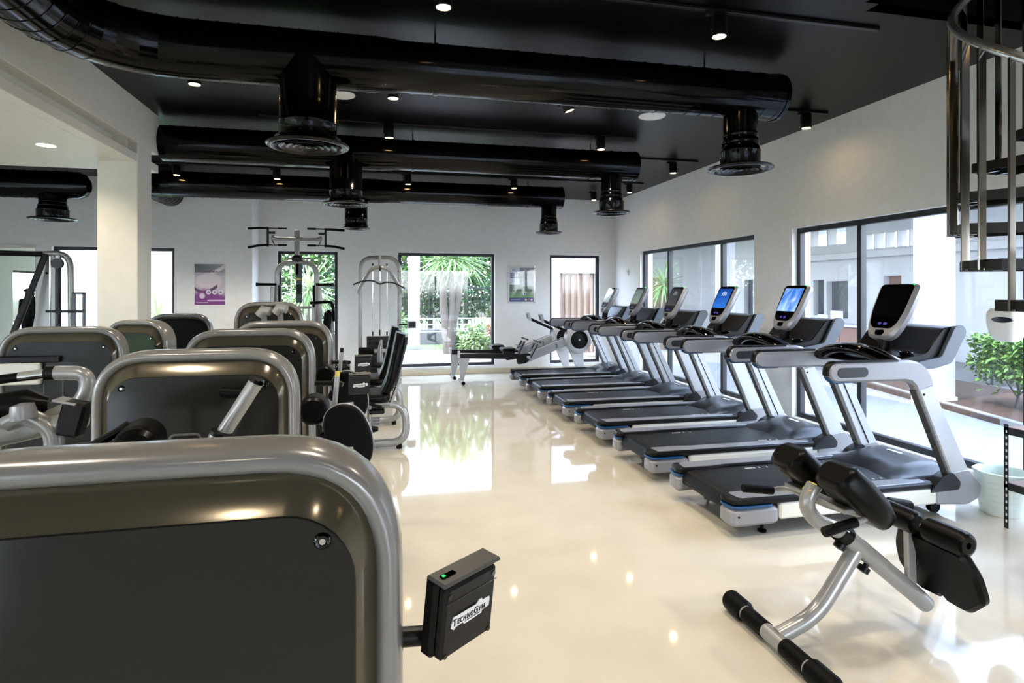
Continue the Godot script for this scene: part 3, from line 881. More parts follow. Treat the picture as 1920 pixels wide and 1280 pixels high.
	for w in [[1.40, 0.246, 0.33], [1.43, 0.262, 0.345], [1.52, 0.298, 0.355], [1.62, 0.325, 0.358], [1.74, 0.342, 0.36], [1.86, 0.345, 0.36], [1.93, 0.325, 0.358], [1.965, 0.27, 0.35], [1.975, 0.18, 0.34]]:
		var ring := PackedVector3Array()
		for k in 17:
			var f := -1.0 + k / 8.0
			var sag := smoothstep(0.62, 1.0, absf(f))
			ring.append(V(w[0] + 0.08 * (1.0 - absf(f)) * clampf((1.62 - w[0]) / 0.2, 0.0, 1.0), lerpf(w[1], minf(w[1], 0.262), sag), f * w[2]))
		ring.append(V(w[0], 0.14, w[2] * 0.98))
		ring.append(V(w[0], 0.14, -w[2] * 0.98))
		rings.append(ring)
	var hood := part("motor_hood", B.new().loft(rings), M.tm_hood, t)
	part("hood_badge", B.new().box(V(1.8, 0.3455, -0.05), V(0.035, 0.004, 0.12), 0.001, Basis(V(0, 0, 1), -0.02)), M.print_white, hood)
	# tray between the rails: lower shelf, cup wells and back wall, hand sensor bow in front of it
	part("tray_floor", B.new().prism(poly([Vector2(1.36, 1.065), Vector2(1.40, 1.10), Vector2(1.56, 1.125), Vector2(1.70, 1.15), Vector2(1.86, 1.33), Vector2(1.97, 1.345), Vector2(2.0, 1.30), Vector2(1.88, 1.10), Vector2(1.72, 1.05), Vector2(1.45, 1.045)], 0.03, 4), 0.64, xf(V(0, 0, 0)), 0.015), M.black_plastic, t)
	var bow := []
	for k in 15:
		var f := -1.0 + k / 7.0
		bow.append(V(1.36 + 0.05 * f * f, 1.165 - 0.085 * f * f, f * 0.352))
	part("sensor_bow", B.new().sweep(bow, 0.095, {"ry": 0.46, "sides": 18, "up": Vector3.UP}), M.black_gloss, t)
	var lip := []
	for k in 15:
		var f := -1.0 + k / 7.0
		lip.append(V(1.457 + 0.05 * f * f, 1.168 - 0.085 * f * f, f * 0.352))
	part("bow_trim", B.new().sweep(lip, 0.006, {"sides": 8}), M.chrome, t)
	for s: float in [-1.0, 1.0]:
		part("cup_well", B.new().lathe([Vector2(0.052, 0.03), Vector2(0.05, 0.034), Vector2(0.044, 0.03), Vector2(0.04, 0.005), Vector2(0.0, 0.0)], xf(V(1.60, 1.122, 0.24 * s)), 20), M.black_gloss, t)
	# tilted console
	var c := Node3D.new()
	c.name = "console"
	t.add_child(c)
	var lean := Basis(V(0, 0, 1), V(0.455, 0.89, 0).normalized(), V(0, 0, 1).cross(V(0.455, 0.89, 0).normalized()))
	c.transform = Transform3D(lean, V(1.725, 1.435, 0))
	var face := poly([Vector2(-0.178, 0.235), Vector2(0.178, 0.235), Vector2(0.172, 0.0), Vector2(0.145, -0.15), Vector2(0.10, -0.235), Vector2(-0.10, -0.235), Vector2(-0.145, -0.15), Vector2(-0.172, 0.0)], 0.05, 6)
	part("console_shell", B.new().prism(face, 0.075, Transform3D.IDENTITY, 0.02), M.tm_grey, c)
	part("glass_front", B.new().prism(poly([Vector2(-0.148, 0.222), Vector2(0.148, 0.222), Vector2(0.142, 0.0), Vector2(0.118, -0.12), Vector2(0.08, -0.155), Vector2(-0.08, -0.155), Vector2(-0.118, -0.12), Vector2(-0.142, 0.0)], 0.035, 5), 0.006, xf(V(0, 0, 0.0385)), 0.002), M.black_gloss, c)
	var scr := B.new()
	scr.quad(V(-0.128, -0.055, 0.0418), V(0.128, -0.055, 0.0418), V(0.128, 0.19, 0.0418), V(-0.128, 0.19, 0.0418), V(0, 0, 1))
	part("screen", scr, M.screen_dark, c)
	for x in [-0.025, 0.025]:
		part("key", B.new().prism(rrect(0.034, 0.022, 0.009), 0.003, xf(V(x, -0.118, 0.0425)), 0.001), M.led_violet, c)
	part("grip_slot", B.new().prism(poly([Vector2(-0.045, -0.172), Vector2(0.03, -0.165), Vector2(0.045, -0.19), Vector2(0.03, -0.213), Vector2(-0.035, -0.213)], 0.012, 4), 0.012, xf(V(0, 0, 0.035)), 0.003), M.black_gloss, c)
	part("status_light", B.new().box(V(0.125, 0.2265, 0.034), V(0.02, 0.007, 0.012), 0.002), M.led_green, c)
	part("console_neck", B.new().sweep([V(0, -0.16, -0.02), V(0, -0.26, -0.05), V(0, -0.33, -0.07)], 0.05, {"ry": 0.6}), M.black_plastic, c)
	part("neck_bolt", B.new().rod(V(0, -0.255, -0.03), V(0, -0.255, 0.01), 0.014, 12), M.chrome, c)
	return t

func treadmills() -> void:
	mat("screen_dark", Color(0.02, 0.02, 0.03), 0.08)
	screen_mat("screen_sky", sky_screen(), 0.75)
	screen_mat("screen_blue", menu_screen(Color(0.10, 0.25, 0.55), Color(0.16, 0.42, 0.78), 0.85), 0.8)
	screen_mat("screen_grey", menu_screen(Color(0.24, 0.25, 0.28), Color(0.33, 0.34, 0.37), 0.9), 0.35)
	screen_mat("screen_pale", menu_screen(Color(0.50, 0.56, 0.58), Color(0.66, 0.74, 0.66), 0.0), 0.35)
	var names := ["nearest treadmill with a switched-off black screen, beside the back extension bench", "second nearest treadmill, its screen showing a bright cloudy blue sky", "third nearest treadmill, its blue screen showing a white arc logo", "fourth nearest treadmill, its dark grey screen showing a white arc", "fifth treadmill from the camera, with a pale greenish screen", "farthest treadmill, in front of the right back window"]
	var scr := ["screen_dark", "screen_sky", "screen_blue", "screen_grey", "screen_pale", "screen_pale"]
	var first: Node3D
	for k in 6:
		var at := V(2.205, 0, -3.80 - 1.145 * k)
		var t: Node3D = treadmill(names[0], at) if k == 0 else copy(first, names[k], at)
		if k == 0:
			first = t
			t.scale.x = 0.965
		t.get_node("console/screen").material_override = M[scr[k]]

func rower(label: String, at: Vector3) -> Node3D:
	# local x from the rear leg (0) to the fan
	var t := thing("rowing_machine", label, "rowing machine", at, 0, "pair of rowing machines at the back wall")
	part("seat_rail", B.new().bar(V(0.0, 0.475, 0), V(1.2, 0.435, 0), 0.05, 0.085, 0.01), M.black_plastic, t)
	part("rail_track", B.new().bar(V(0.0, 0.522, 0), V(1.18, 0.482, 0), 0.03, 0.012, 0.003), M.chrome, t)
	part("rear_leg", B.new().prism(PackedVector2Array([Vector2(0.0, 0.44), Vector2(0.19, 0.435), Vector2(0.075, 0.04), Vector2(0.02, 0.04)]), 0.05, Transform3D.IDENTITY, 0.006), M.rower_grey, t)
	part("rear_foot", B.new().rod(V(0.05, 0.03, -0.19), V(0.05, 0.03, 0.19), 0.028, 12), M.rower_grey, t)
	for s: float in [-1.0, 1.0]: part("foot_cap", B.new().rod(V(0.05, 0.031, 0.17 * s), V(0.05, 0.031, 0.215 * s), 0.031, 12), M.rubber, t)
	part("end_stop", B.new().box(V(0.0, 0.5, 0), V(0.04, 0.12, 0.06), 0.008), M.rower_white, t)
	# seat on its carriage
	var s2 := part("seat", B.new().loft([rr3(V(0.86, 0.54, 0), 0.10, 0.16), rr3(V(0.86, 0.555, 0), 0.12, 0.18), rr3(V(0.86, 0.585, 0), 0.125, 0.185), rr3(V(0.86, 0.60, 0), 0.105, 0.165)]), M.leather, t)
	part("carriage", B.new().box(V(0.86, 0.51, 0), V(0.16, 0.06, 0.1), 0.01), M.black_plastic, s2)
	# main beam rising to the fan
	part("front_beam", B.new().bar(V(1.16, 0.39, 0), V(1.98, 0.70, 0), 0.055, 0.15, 0.012), M.rower_grey, t)
	part("beam_shoe", B.new().prism(poly([Vector2(1.02, 0.47), Vector2(1.26, 0.50), Vector2(1.30, 0.42), Vector2(1.20, 0.32), Vector2(1.04, 0.30)], 0.03, 4), 0.06, Transform3D.IDENTITY, 0.008), M.black_plastic, t)
	part("chain_guide", B.new().bar(V(1.28, 0.535, 0), V(1.88, 0.765, 0), 0.02, 0.012, 0.003), M.chrome, t)
	var tm := TextMesh.new()
	tm.text = "2"
	tm.font_size = 24
	tm.pixel_size = 0.0036
	tm.depth = 0.003
	var num := part("printed_number", tm, M.black_plastic, t)
	num.position = V(1.75, 0.615, 0.029)
	num.rotation.z = 0.36
	for s: float in [-1.0, 1.0]:
		var f := part("footrest", B.new().bar(V(1.24, 0.42, 0.11 * s), V(1.37, 0.66, 0.11 * s), 0.10, 0.02, 0.006), M.black_plastic, t)
		part("foot_strap", B.new().bar(V(1.27, 0.575, 0.11 * s - 0.055), V(1.27, 0.575, 0.11 * s + 0.055), 0.03, 0.008, 0.002), M.tm_blue, f)
		part("heel_cup", B.new().box(V(1.215, 0.43, 0.11 * s), V(0.05, 0.05, 0.1), 0.01), M.rower_grey, f)
	part("pull_handle", B.new().rod(V(1.40, 0.70, -0.22), V(1.40, 0.70, 0.22), 0.016, 10), M.black_plastic, t)
	# fan: drum with a dark perforated face
	var c := V(2.16, 0.72, 0)
	part("fan_housing", B.new().lathe([Vector2(0.0, -0.10), Vector2(0.22, -0.10), Vector2(0.245, -0.08), Vector2(0.25, 0.0), Vector2(0.245, 0.07), Vector2(0.225, 0.095), Vector2(0.165, 0.1), Vector2(0.16, 0.085)], xf(c, 90, 0, 0), 36), M.rower_white, t)
	var fg := part("fan_grille", B.new().lathe([Vector2(0.165, 0.087), Vector2(0.03, 0.097), Vector2(0.0, 0.098)], xf(c, 90, 0, 0), 36), M.black_plastic, t)
	for k in 3: part("grille_ring", B.new().sweep(ring_pts(c + V(0, 0, 0.097 - k * 0.002), 0.05 + 0.042 * k, 28), 0.003, {"closed": true, "sides": 6}), M.rubber, fg)
	part("grille_hub", B.new().rod(c + V(0, 0, 0.09), c + V(0, 0, 0.103), 0.018, 12), M.rower_grey, fg)
	part("fan_bracket", B.new().box(V(1.955, 0.74, 0), V(0.05, 0.26, 0.12), 0.01), M.rower_grey, t)
	part("front_leg", B.new().prism(PackedVector2Array([Vector2(1.96, 0.60), Vector2(2.26, 0.56), Vector2(2.28, 0.03), Vector2(2.21, 0.03)]), 0.05, Transform3D.IDENTITY, 0.006), M.rower_white, t)
	part("front_foot", B.new().rod(V(2.25, 0.032, -0.28), V(2.25, 0.032, 0.28), 0.03, 12), M.rower_white, t)
	# monitor arm and monitor
	part("monitor_arm", B.new().bar(V(1.95, 0.87, 0), V(1.51, 1.07, 0), 0.05, 0.05, 0.01), M.black_plastic, t)
	var mo := part("monitor", B.new().box(V(1.475, 1.115, 0), V(0.045, 0.15, 0.17), 0.012, Basis(V(0, 0, 1), 0.25)), M.rower_grey, t)
	part("monitor_screen", B.new().box(V(1.449, 1.125, 0), V(0.006, 0.09, 0.12), 0.002, Basis(V(0, 0, 1), 0.25)), M.black_gloss, mo)
	return t

func rr3(c: Vector3, a: float, b: float) -> PackedVector3Array:
	# rounded rectangle ring in the xz plane, half sizes a and b
	var o := PackedVector3Array()
	for q in rrect(a * 2, b * 2, minf(a, b) * 0.5, 5): o.append(c + V(q.x, 0, q.y))
	return o

func ring_pts(c: Vector3, r: float, n: int, ax := Vector3.RIGHT, ay := Vector3.UP) -> Array:
	var o := []
	for k in n: o.append(c + (ax * cos(TAU * k / n) + ay * sin(TAU * k / n)) * r)
	return o

func rowers() -> void:
	var r := rower("nearer rowing machine, its white fan hiding part of the other", V(1.37, 0, -10.17))
	copy(r, "farther rowing machine, closer to the back wall", V(1.30, 0, -10.80))

func arch(w: float, h: float, r: float, y0: float, z: float) -> Array:
	# inverted U from the floor, half width w
	return fillet([V(-w, y0, z), V(-w, h, z), V(w, h, z), V(w, y0, z)], r, 10)

func ring_of(pl: PackedVector2Array, z: float) -> PackedVector3Array:
	var o := PackedVector3Array()
	for p in pl: o.append(V(p.x, p.y, z))
	return o

func hood_outline(w: float, h: float, y0: float, r: float) -> PackedVector2Array:
	# upright panel outline with rounded top corners
	var o := PackedVector2Array()
	for q in 2:
		var c := Vector2((w - r) * [1, -1][q], h - r)
		for k in 9: o.append(c + Vector2.from_angle(PI / 2 * (q + k / 8.0)) * r)
	o.append(Vector2(-w, y0))
	o.append(Vector2(w, y0))
	return o

func shroud(t: Node3D, W: float, H: float, slot := true) -> void:
	# weight-stack cover: broad tube arch, bevelled shell and flat panel on both faces
	var w := W / 2
	var d := 0.085
	part("frame_tube", B.new().sweep(arch(w - 0.027, H - 0.027, 0.21, 0.03, 0.0), 0.027, {"ry": 2.6, "sides": 24, "up": V(0, 0, 1), "e": 2.5}), M.machine_bronze, t)
	var a := hood_outline(w - 0.046, H - 0.05, 0.09, 0.155)
	var b := hood_outline(w - 0.082, H - 0.112, 0.13, 0.12)
	for s: float in [-1.0, 1.0]:
		part("bevel", B.new().loft([ring_of(a, s * 0.035), ring_of(a, s * 0.05), ring_of(b, s * d)], true, false), M.machine_bevel, t)
		part("panel", B.new().prism(b, 0.006, xf(V(0, 0, s * (d + 0.001))), 0.002), M.machine_panel, t)
		for sx: float in [-1.0, 1.0]:
			for yy in [H - 0.158, 0.24]:
				var sc := part("screw", B.new().lathe([Vector2(0.0, 0.001), Vector2(0.006, 0.002), Vector2(0.007, 0.005), Vector2(0.011, 0.006), Vector2(0.014, 0.003), Vector2(0.015, 0.0)], xf(V(sx * (w - 0.137), yy, s * (d + 0.004)), 90.0 * s, 0, 0), 16), M.black_gloss, t)
				part("screw_head", B.new().rod(V(sx * (w - 0.137), yy, s * (d + 0.004)), V(sx * (w - 0.137), yy, s * (d + 0.008)), 0.0055, 8), M.chrome, sc)
		if slot:
			var pl := []
			for p in rrect(0.125, 0.2, 0.022, 5): pl.append(V(-0.04 + p.x, H - 0.47 + p.y, s * (d + 0.004)))
			part("pocket_rim", B.new().sweep(pl, 0.006, {"closed": true, "sides": 8}), M.tm_edge, t)
	part("base_plate", B.new().box(V(0, 0.055, 0), V(W - 0.12, 0.05, 0.12), 0.01), M.machine_bronze, t)
	for sx: float in [-1.0, 1.0]: part("rubber_foot", B.new().rod(V(sx * (w - 0.027), 0.0, 0), V(sx * (w - 0.027), 0.04, 0), 0.034, 14), M.rubber, t)

func display_unit(t: Node3D, root: Vector3, tip: Vector3, c: Vector3, turn: float) -> void:
	# key-reader box on a curved black arm; its back carries the maker's plate
	part("display_arm", B.new().sweep(fillet([root, V(tip.x - 0.03, root.y - 0.004, root.z), tip], 0.05, 6), 0.018, {"sides": 14}), M.black_plastic, t)
	part("arm_flange", B.new().rod(root - V(0.004, 0, 0), root + V(0.006, 0, 0), 0.024, 16), M.black_plastic, t)
	var u := Node3D.new()
	u.name = "display_unit"
	t.add_child(u)
	u.transform = Transform3D(Basis(Vector3.UP, deg_to_rad(turn)) * Basis(Vector3.RIGHT, deg_to_rad(7)), c)
	part("unit_shell", B.new().box(V(0, 0, -0.021), V(0.15, 0.152, 0.034), 0.008), M.black_plastic, u)
	part("unit_back", B.new().box(V(0.002, -0.001, 0.006), V(0.142, 0.14, 0.022), 0.006), M.unit_grey, u)
	part("top_lip", B.new().box(V(0.004, 0.076, -0.008), V(0.158, 0.009, 0.052), 0.004), M.tm_edge, u)
	part("key_slot", B.new().box(V(-0.045, 0.0815, -0.006), V(0.035, 0.003, 0.012), 0.001), M.black_gloss, u)
	part("status_light", B.new().box(V(-0.056, 0.0828, -0.006), V(0.006, 0.002, 0.005)), M.led_green, u)
	for sx: float in [-1.0, 1.0]:
		for sy: float in [-1.0, 1.0]:
			part("screw", B.new().rod(V(0.002 + sx * 0.06, -0.004 + sy * 0.058, 0.015), V(0.002 + sx * 0.06, -0.004 + sy * 0.058, 0.0185), 0.005, 10), M.black_gloss, u)
	part("seam", B.new().box(V(0.002, 0.04, 0.0172), V(0.142, 0.002, 0.001)), M.black_gloss, u)
	var pl := PackedVector2Array([Vector2(-0.048, 0.012), Vector2(0.018, 0.013), Vector2(0.022, 0.018), Vector2(0.030, 0.018), Vector2(0.033, 0.013), Vector2(0.052, 0.013), Vector2(0.054, 0.008), Vector2(0.053, -0.006), Vector2(0.034, -0.008), Vector2(0.032, -0.013), Vector2(-0.016, -0.014), Vector2(-0.02, -0.009), Vector2(-0.038, -0.010), Vector2(-0.044, -0.014), Vector2(-0.052, -0.008), Vector2(-0.050, 0.002)])
	var plate := part("name_plate", B.new().prism(pl, 0.0014, xf(V(0.002, -0.003, 0.0178))), M.print_white, u, "white plate with black lettering")
	var x := -0.047
	for w in [["T", 24], ["ECHNO", 17], ["G", 24], ["YM", 17]]:
		var tm := TextMesh.new()
		var fo := SystemFont.new()
		fo.font_names = PackedStringArray(["Droid Sans"])
		fo.font_weight = 800
		tm.font = fo
		tm.text = w[0]
		tm.font_size = w[1]
		tm.pixel_size = 0.00078
		tm.depth = 0.0008
		tm.horizontal_alignment = HORIZONTAL_ALIGNMENT_LEFT
		var o := part("lettering", tm, M.black_gloss, plate)
		o.position = V(x, -0.0025 if w[1] > 20 else -0.0045, 0.0189)
		x += tm.get_aabb().size.x + 0.0022
	part("underline", B.new().box(V(0.008, -0.0117, 0.0187), V(0.042, 0.0012, 0.0008)), M.black_gloss, plate)
	part("overline", B.new().box(V(-0.012, 0.0105, 0.0187), V(0.056, 0.0012, 0.0008)), M.black_gloss, plate)

func cam_leg(t: Node3D, o: Vector3, cap: Material) -> void:
	# lever side of a leg machine: roller pad, cam plate, arm; o is the centre of the round pad
	part("roller_pad", B.new().pad(o + V(0, 0, -0.12), o + V(0, 0, 0.06), 0.088, 0.02), M.leather, t)
	part("pad_rod", B.new().rod(o + V(0, 0, -0.16), o + V(0, 0, 0.05), 0.016, 10), M.chrome, t)
	var c := o + V(0.19, -0.11, 0.10)
	part("cam_plate", B.new().prism(poly([Vector2(-0.12, 0.10), Vector2(-0.06, 0.15), Vector2(0.03, 0.155), Vector2(0.10, 0.10), Vector2(0.16, -0.02), Vector2(0.17, -0.16), Vector2(0.10, -0.27), Vector2(-0.02, -0.24), Vector2(-0.08, -0.12), Vector2(-0.13, 0.0)], 0.09, 6), 0.05, xf(c), 0.010), M.rubber, t)
	part("cam_edge", B.new().prism(poly([Vector2(-0.125, 0.10), Vector2(-0.06, 0.156), Vector2(0.033, 0.160), Vector2(0.106, 0.104), Vector2(0.167, -0.02), Vector2(0.177, -0.16), Vector2(0.104, -0.278), Vector2(-0.02, -0.246), Vector2(-0.086, -0.12), Vector2(-0.136, 0.0)], 0.09, 6), 0.022, xf(c + V(0, 0, -0.02)), 0.004), M.tm_grey, t)
	part("lever_arm", B.new().sweep([o + V(0.01, -0.03, -0.03), o + V(0.10, -0.12, -0.03), o + V(0.12, -0.15, 0.0)], 0.032, {"sides": 14}), M.frame_silver, t)
	part("shin_roller", B.new().pad(o + V(0.08, -0.16, -0.06), o + V(0.08, -0.16, 0.10), 0.045, 0.012), M.leather, t)
	part("adjust_tube", B.new().rod(o + V(0.10, -0.12, -0.2), o + V(0.125, 0.17, -0.2), 0.017, 12), M.frame_silver, t)
	part("adjust_cap", B.new().rod(o + V(0.125, 0.168, -0.2), o + V(0.129, 0.205, -0.2), 0.0155, 12), cap, t)
	part("support_leg", B.new().sweep([c + V(0.02, -0.1, 0.0), V(c.x + 0.03, 0.06, c.z)], 0.04, {"sides": 12}), M.frame_silver, t)
	part("floor_tube", B.new().rod(V(c.x + 0.03, 0.045, c.z + 0.05), V(c.x + 0.03, 0.045, c.z - 0.5), 0.04, 12), M.frame_silver, t)

func side_seat(t: Node3D, o: Vector3) -> void:
	# seat and backrest on a looped tube; o is on the floor under the seat's middle
	var bk := []
	for w in [[0.0, 0.0, 0.2], [0.05, 0.11, 0.215], [0.10, 0.33, 0.215], [0.135, 0.50, 0.205], [0.15, 0.575, 0.17]]:
		var ring := PackedVector3Array()
		for q in rrect(0.085, w[2] * 2, 0.035, 4): ring.append(o + V(0.145 + w[0] + q.x, 0.60 + w[1] - q.x * 0.25, q.y))
		bk.append(ring)
	part("backrest", B.new().loft(bk), M.leather, t)
	var bb := []
	for w in [[0.0, 0.03, 0.12], [0.05, 0.14, 0.185], [0.10, 0.33, 0.19], [0.135, 0.48, 0.18], [0.148, 0.55, 0.13]]:
		var ring := PackedVector3Array()
		for q in rrect(0.03, w[2] * 2, 0.012, 4): ring.append(o + V(0.200 + w[0] + q.x, 0.588 + w[1] - q.x * 0.25, q.y))
		bb.append(ring)
	part("backrest_shell", B.new().loft(bb), M.tm_hood, t)
	part("backrest_bracket", B.new().bar(o + V(0.19, 0.44, 0), o + V(0.29, 0.72, 0), 0.12, 0.03, 0.006), M.frame_silver, t)
	part("seat", B.new().loft([rr3(o + V(0, 0.50, 0), 0.17, 0.19), rr3(o + V(0, 0.525, 0), 0.19, 0.21), rr3(o + V(0, 0.575, 0), 0.19, 0.21), rr3(o + V(0, 0.60, 0), 0.16, 0.18)]), M.leather, t)
	part("seat_frame", B.new().box(o + V(0.02, 0.478, 0), V(0.34, 0.03, 0.22), 0.008), M.frame_silver, t)
	part("loop_frame", B.new().sweep(fillet([o + V(-0.12, 0.455, 0), o + V(0.34, 0.455, 0), o + V(0.36, 0.06, 0), o + V(-0.55, 0.06, 0)], 0.17, 8), 0.04, {"sides": 18}), M.frame_silver, t)
	part("seat_post", B.new().rod(o + V(-0.01, 0.08, 0.06), o + V(-0.01, 0.46, 0.06), 0.022, 14), M.frame_silver, t)
	part("turn_disc", B.new().rod(o + V(-0.01, 0.205, 0.06), o + V(-0.01, 0.235, 0.06), 0.085, 24), M.rubber, t)
	part("adjuster", B.new().box(o + V(0.06, 0.40, 0.05), V(0.15, 0.05, 0.12), 0.012), M.black_plastic, t)
	for k in 3: part("adjuster_plate", B.new().box(o + V(0.055, 0.265 + 0.03 * k, 0.06), V(0.07, 0.012, 0.05), 0.003), M.tm_grey, t)
	part("side_grip", B.new().sweep(fillet([o + V(0.10, 0.47, 0.22), o + V(0.02, 0.50, 0.26), o + V(-0.12, 0.58, 0.26)], 0.05), 0.016, {"sides": 10}), M.rubber, t)
	for x in [0.28, -0.4]: part("rubber_foot", B.new().rod(o + V(x, 0.0, 0), o + V(x, 0.045, 0), 0.028, 12), M.rubber, t)

func strength() -> void:
	var G := "pin-loaded strength machines in bronze-grey covers"
	# M1 right in front of the camera
	var t := thing("strength_machine", "largest strength machine at lower left with its bronze cover facing the camera", "machine", V(0.046 - 0.43, 0, -1.135), 0, G)
	shroud(t, 0.86, 1.335)
	display_unit(t, V(0.425, 0.935, -0.02), V(0.53, 0.96, -0.025), V(0.545, 0.988, 0.0), 38.0)
	part("floor_tube", B.new().rod(V(0.3, 0.045, 0.05), V(0.3, 0.045, -1.1), 0.04, 12), M.frame_silver, t)
	side_seat(t, V(-0.3, 0, -0.55))
	# M2
	t = thing("strength_machine", "second strength machine, a slanted silver post before its dark green-grey panel", "machine", V(-0.788, 0, -2.954), 0, G)
	shroud(t, 0.86, 1.335)
	part("slant_post", B.new().sweep([V(0.02, 0.62, 0.36), V(0.165, 1.0, 0.36), V(0.302, 1.225, 0.36)], 0.03, {"sides": 18}), M.frame_silver, t)
	part("post_cap", B.new().rod(V(0.301, 1.224, 0.36), V(0.309, 1.238, 0.36), 0.0305, 18), M.black_plastic, t)
	part("post_sleeve", B.new().rod(V(0.06, 0.7, 0.38), V(0.172, 1.02, 0.38), 0.042, 18), M.frame_silver, t)
	part("sleeve_cap", B.new().rod(V(0.172, 1.02, 0.38), V(0.177, 1.034, 0.38), 0.043, 18), M.black_plastic, t)
	part("cap_knob", B.new().rod(V(0.325, 1.225, 0.35), V(0.325, 1.225, 0.39), 0.01, 10), M.black_gloss, t)
	part("panel_grip", B.new().pad(V(0.13, 1.165, 0.20), V(0.28, 1.155, 0.22), 0.024, 0.008), M.rubber, t)
	part("grip_bracket", B.new().rod(V(0.14, 1.165, 0.08), V(0.14, 1.165, 0.2), 0.012, 10), M.chrome, t)
	part("post_foot", B.new().sweep([V(0.02, 0.63, 0.36), V(-0.05, 0.3, 0.3), V(-0.05, 0.05, 0.25)], 0.035, {"sides": 14}), M.frame_silver, t)
	part("pad_seat", B.new().loft([rr3(V(-0.17, 1.005, 0.62), 0.10, 0.09), rr3(V(-0.17, 1.02, 0.62), 0.12, 0.11), rr3(V(-0.17, 1.045, 0.62), 0.12, 0.11), rr3(V(-0.17, 1.055, 0.62), 0.10, 0.09)]), M.leather, t)
	part("pad_lever", B.new().sweep([V(-0.20, 1.05, 0.60), V(-0.12, 1.095, 0.58), V(-0.085, 1.12, 0.57)], 0.016, {"sides": 10}), M.black_gloss, t)
	part("pad_roll", B.new().pad(V(-0.05, 1.06, 0.52), V(-0.02, 1.06, 0.70), 0.075, 0.025), M.leather, t)
	part("pad_post", B.new().rod(V(-0.14, 0.03, 0.55), V(-0.14, 1.01, 0.58), 0.03, 12), M.frame_silver, t)
	cam_leg(t, V(0.405, 0.87, -0.86), M.yellow_pin)
	# M3
	t = thing("strength_machine", "third strength machine, its display arm reaching out over a cam lever", "machine", V(-0.863, 0, -4.444), 0, G)
	shroud(t, 0.86, 1.335)
	display_unit(t, V(0.425, 0.94, 0.02), V(0.62, 0.925, 0.03), V(0.735, 0.925, 0.035), 12.0)
	cam_leg(t, V(0.43, 0.895, -0.72), M.black_plastic)
	# M4
	t = thing("strength_machine", "fourth strength machine, with a tall black backrest on a looped tube at right", "machine", V(-0.828, 0, -5.676), 0, G)
	shroud(t, 0.86, 1.33)
	display_unit(t, V(0.425, 0.955, 0.1), V(0.58, 0.95, 0.12), V(0.70, 0.935, 0.13), 8.0)
	side_seat(t, V(0.76, 0, -0.44))
	part("joint_tube", B.new().rod(V(0.3, 0.06, -0.44), V(0.3, 0.06, 0.0), 0.04, 12), M.frame_silver, t)
	part("upper_pad", B.new().box(V(0.50, 0.83, -0.3), V(0.13, 0.12, 0.2), 0.03), M.leather, t)
	part("upper_pad_arm", B.new().rod(V(0.3, 0.8, -0.3), V(0.5, 0.83, -0.3), 0.02, 10), M.frame_silver, t)
	# M5
	t = thing("strength_machine", "fifth strength machine, a taller cover with two silver knobs before it", "machine", V(-1.15, 0, -6.9), 0, G)
	shroud(t, 0.717, 1.48, false)
	side_seat(t, V(1.06, 0, -0.32))
	part("joint_tube", B.new().rod(V(0.5, 0.06, -0.32), V(0.1, 0.06, 0.0), 0.04, 12), M.frame_silver, t)
	for q in [[-0.02, 1.395], [0.14, 1.42]]:
		part("arm_knuckle", B.new().sweep([V(q[0] - 0.05, q[1] - 0.06, 0.25), V(q[0], q[1], 0.25), V(q[0] + 0.07, q[1] - 0.015, 0.27)], [0.05, 0.055, 0.045], {"sides": 16}), M.frame_silver, t)
		part("knuckle_arm", B.new().rod(V(q[0], q[1] - 0.02, 0.24), V(q[0], 0.9, 0.08), 0.03, 12), M.frame_silver, t)
	# M6 on the left
	t = thing("strength_machine", "strength machine at the left edge with a broad brown-grey cover", "machine", V(-2.354, 0, -5.229), 0, G)
	shroud(t, 0.86, 1.325)
	part("back_box", B.new().box(V(-0.28, 0.98, 0.115), V(0.34, 0.16, 0.05), 0.01), M.tm_cream, t)
	part("dark_slot", B.new().box(V(-0.22, 1.085, 0.105), V(0.46, 0.05, 0.03), 0.006), M.black_plastic, t)
	# M7 turned, M8 plain
	t = thing("strength_machine", "strength machine turned at an angle in front of the column foot", "machine", V(-2.06, 0, -5.86), -24.0, G)
	shroud(t, 0.66, 1.345, false)
	part("side_box", B.new().box(V(0, 0.66, -0.06), V(0.5, 1.12, 0.2), 0.05), M.machine_panel, t)
	t = thing("strength_machine", "strength machine with a plain black cover below the purple poster", "machine", V(-2.28, 0, -7.68), 0, G)
	shroud(t, 0.72, 1.335, false)
	part("black_cover", B.new().prism(hood_outline(0.33, 1.27, 0.1, 0.16), 0.03, xf(V(0, 0, 0.095)), 0.008), M.rubber, t)
	# press with bent silver arms in the left foreground
	t = thing("arm_press_machine", "chest press with bent pale tubes and black grip at the left edge", "machine", V(-1.5, 0, -3.2))
	part("cross_tube", B.new().sweep([V(-0.42, 0.885, 0.0), V(-0.2, 0.925, 0.0), V(0.0, 0.965, 0.0), V(0.14, 0.995, 0.0)], 0.045, {"sides": 18}), M.frame_silver, t)
	part("joint_elbow", B.new().sweep(fillet([V(0.02, 0.6, 0.02), V(0.02, 0.955, 0.02), V(-0.10, 1.025, 0.02), V(-0.17, 0.985, 0.02)], 0.08, 8), 0.04, {"sides": 18}), M.frame_silver, t)
	part("bent_arm", B.new().sweep(fillet([V(-0.06, 0.985, -0.06), V(0.11, 1.06, -0.06), V(0.135, 1.20, -0.06), V(-0.015, 1.205, -0.06)], 0.10, 10), 0.035, {"sides": 18}), M.frame_silver, t)
	part("arm_collar", B.new().rod(V(-0.05, 1.205, -0.06), V(-0.01, 1.205, -0.06), 0.037, 16), M.black_plastic, t)
	part("grip_sleeve", B.new().rod(V(-0.16, 1.19, -0.06), V(-0.05, 1.203, -0.06), 0.024, 14), M.chrome, t)
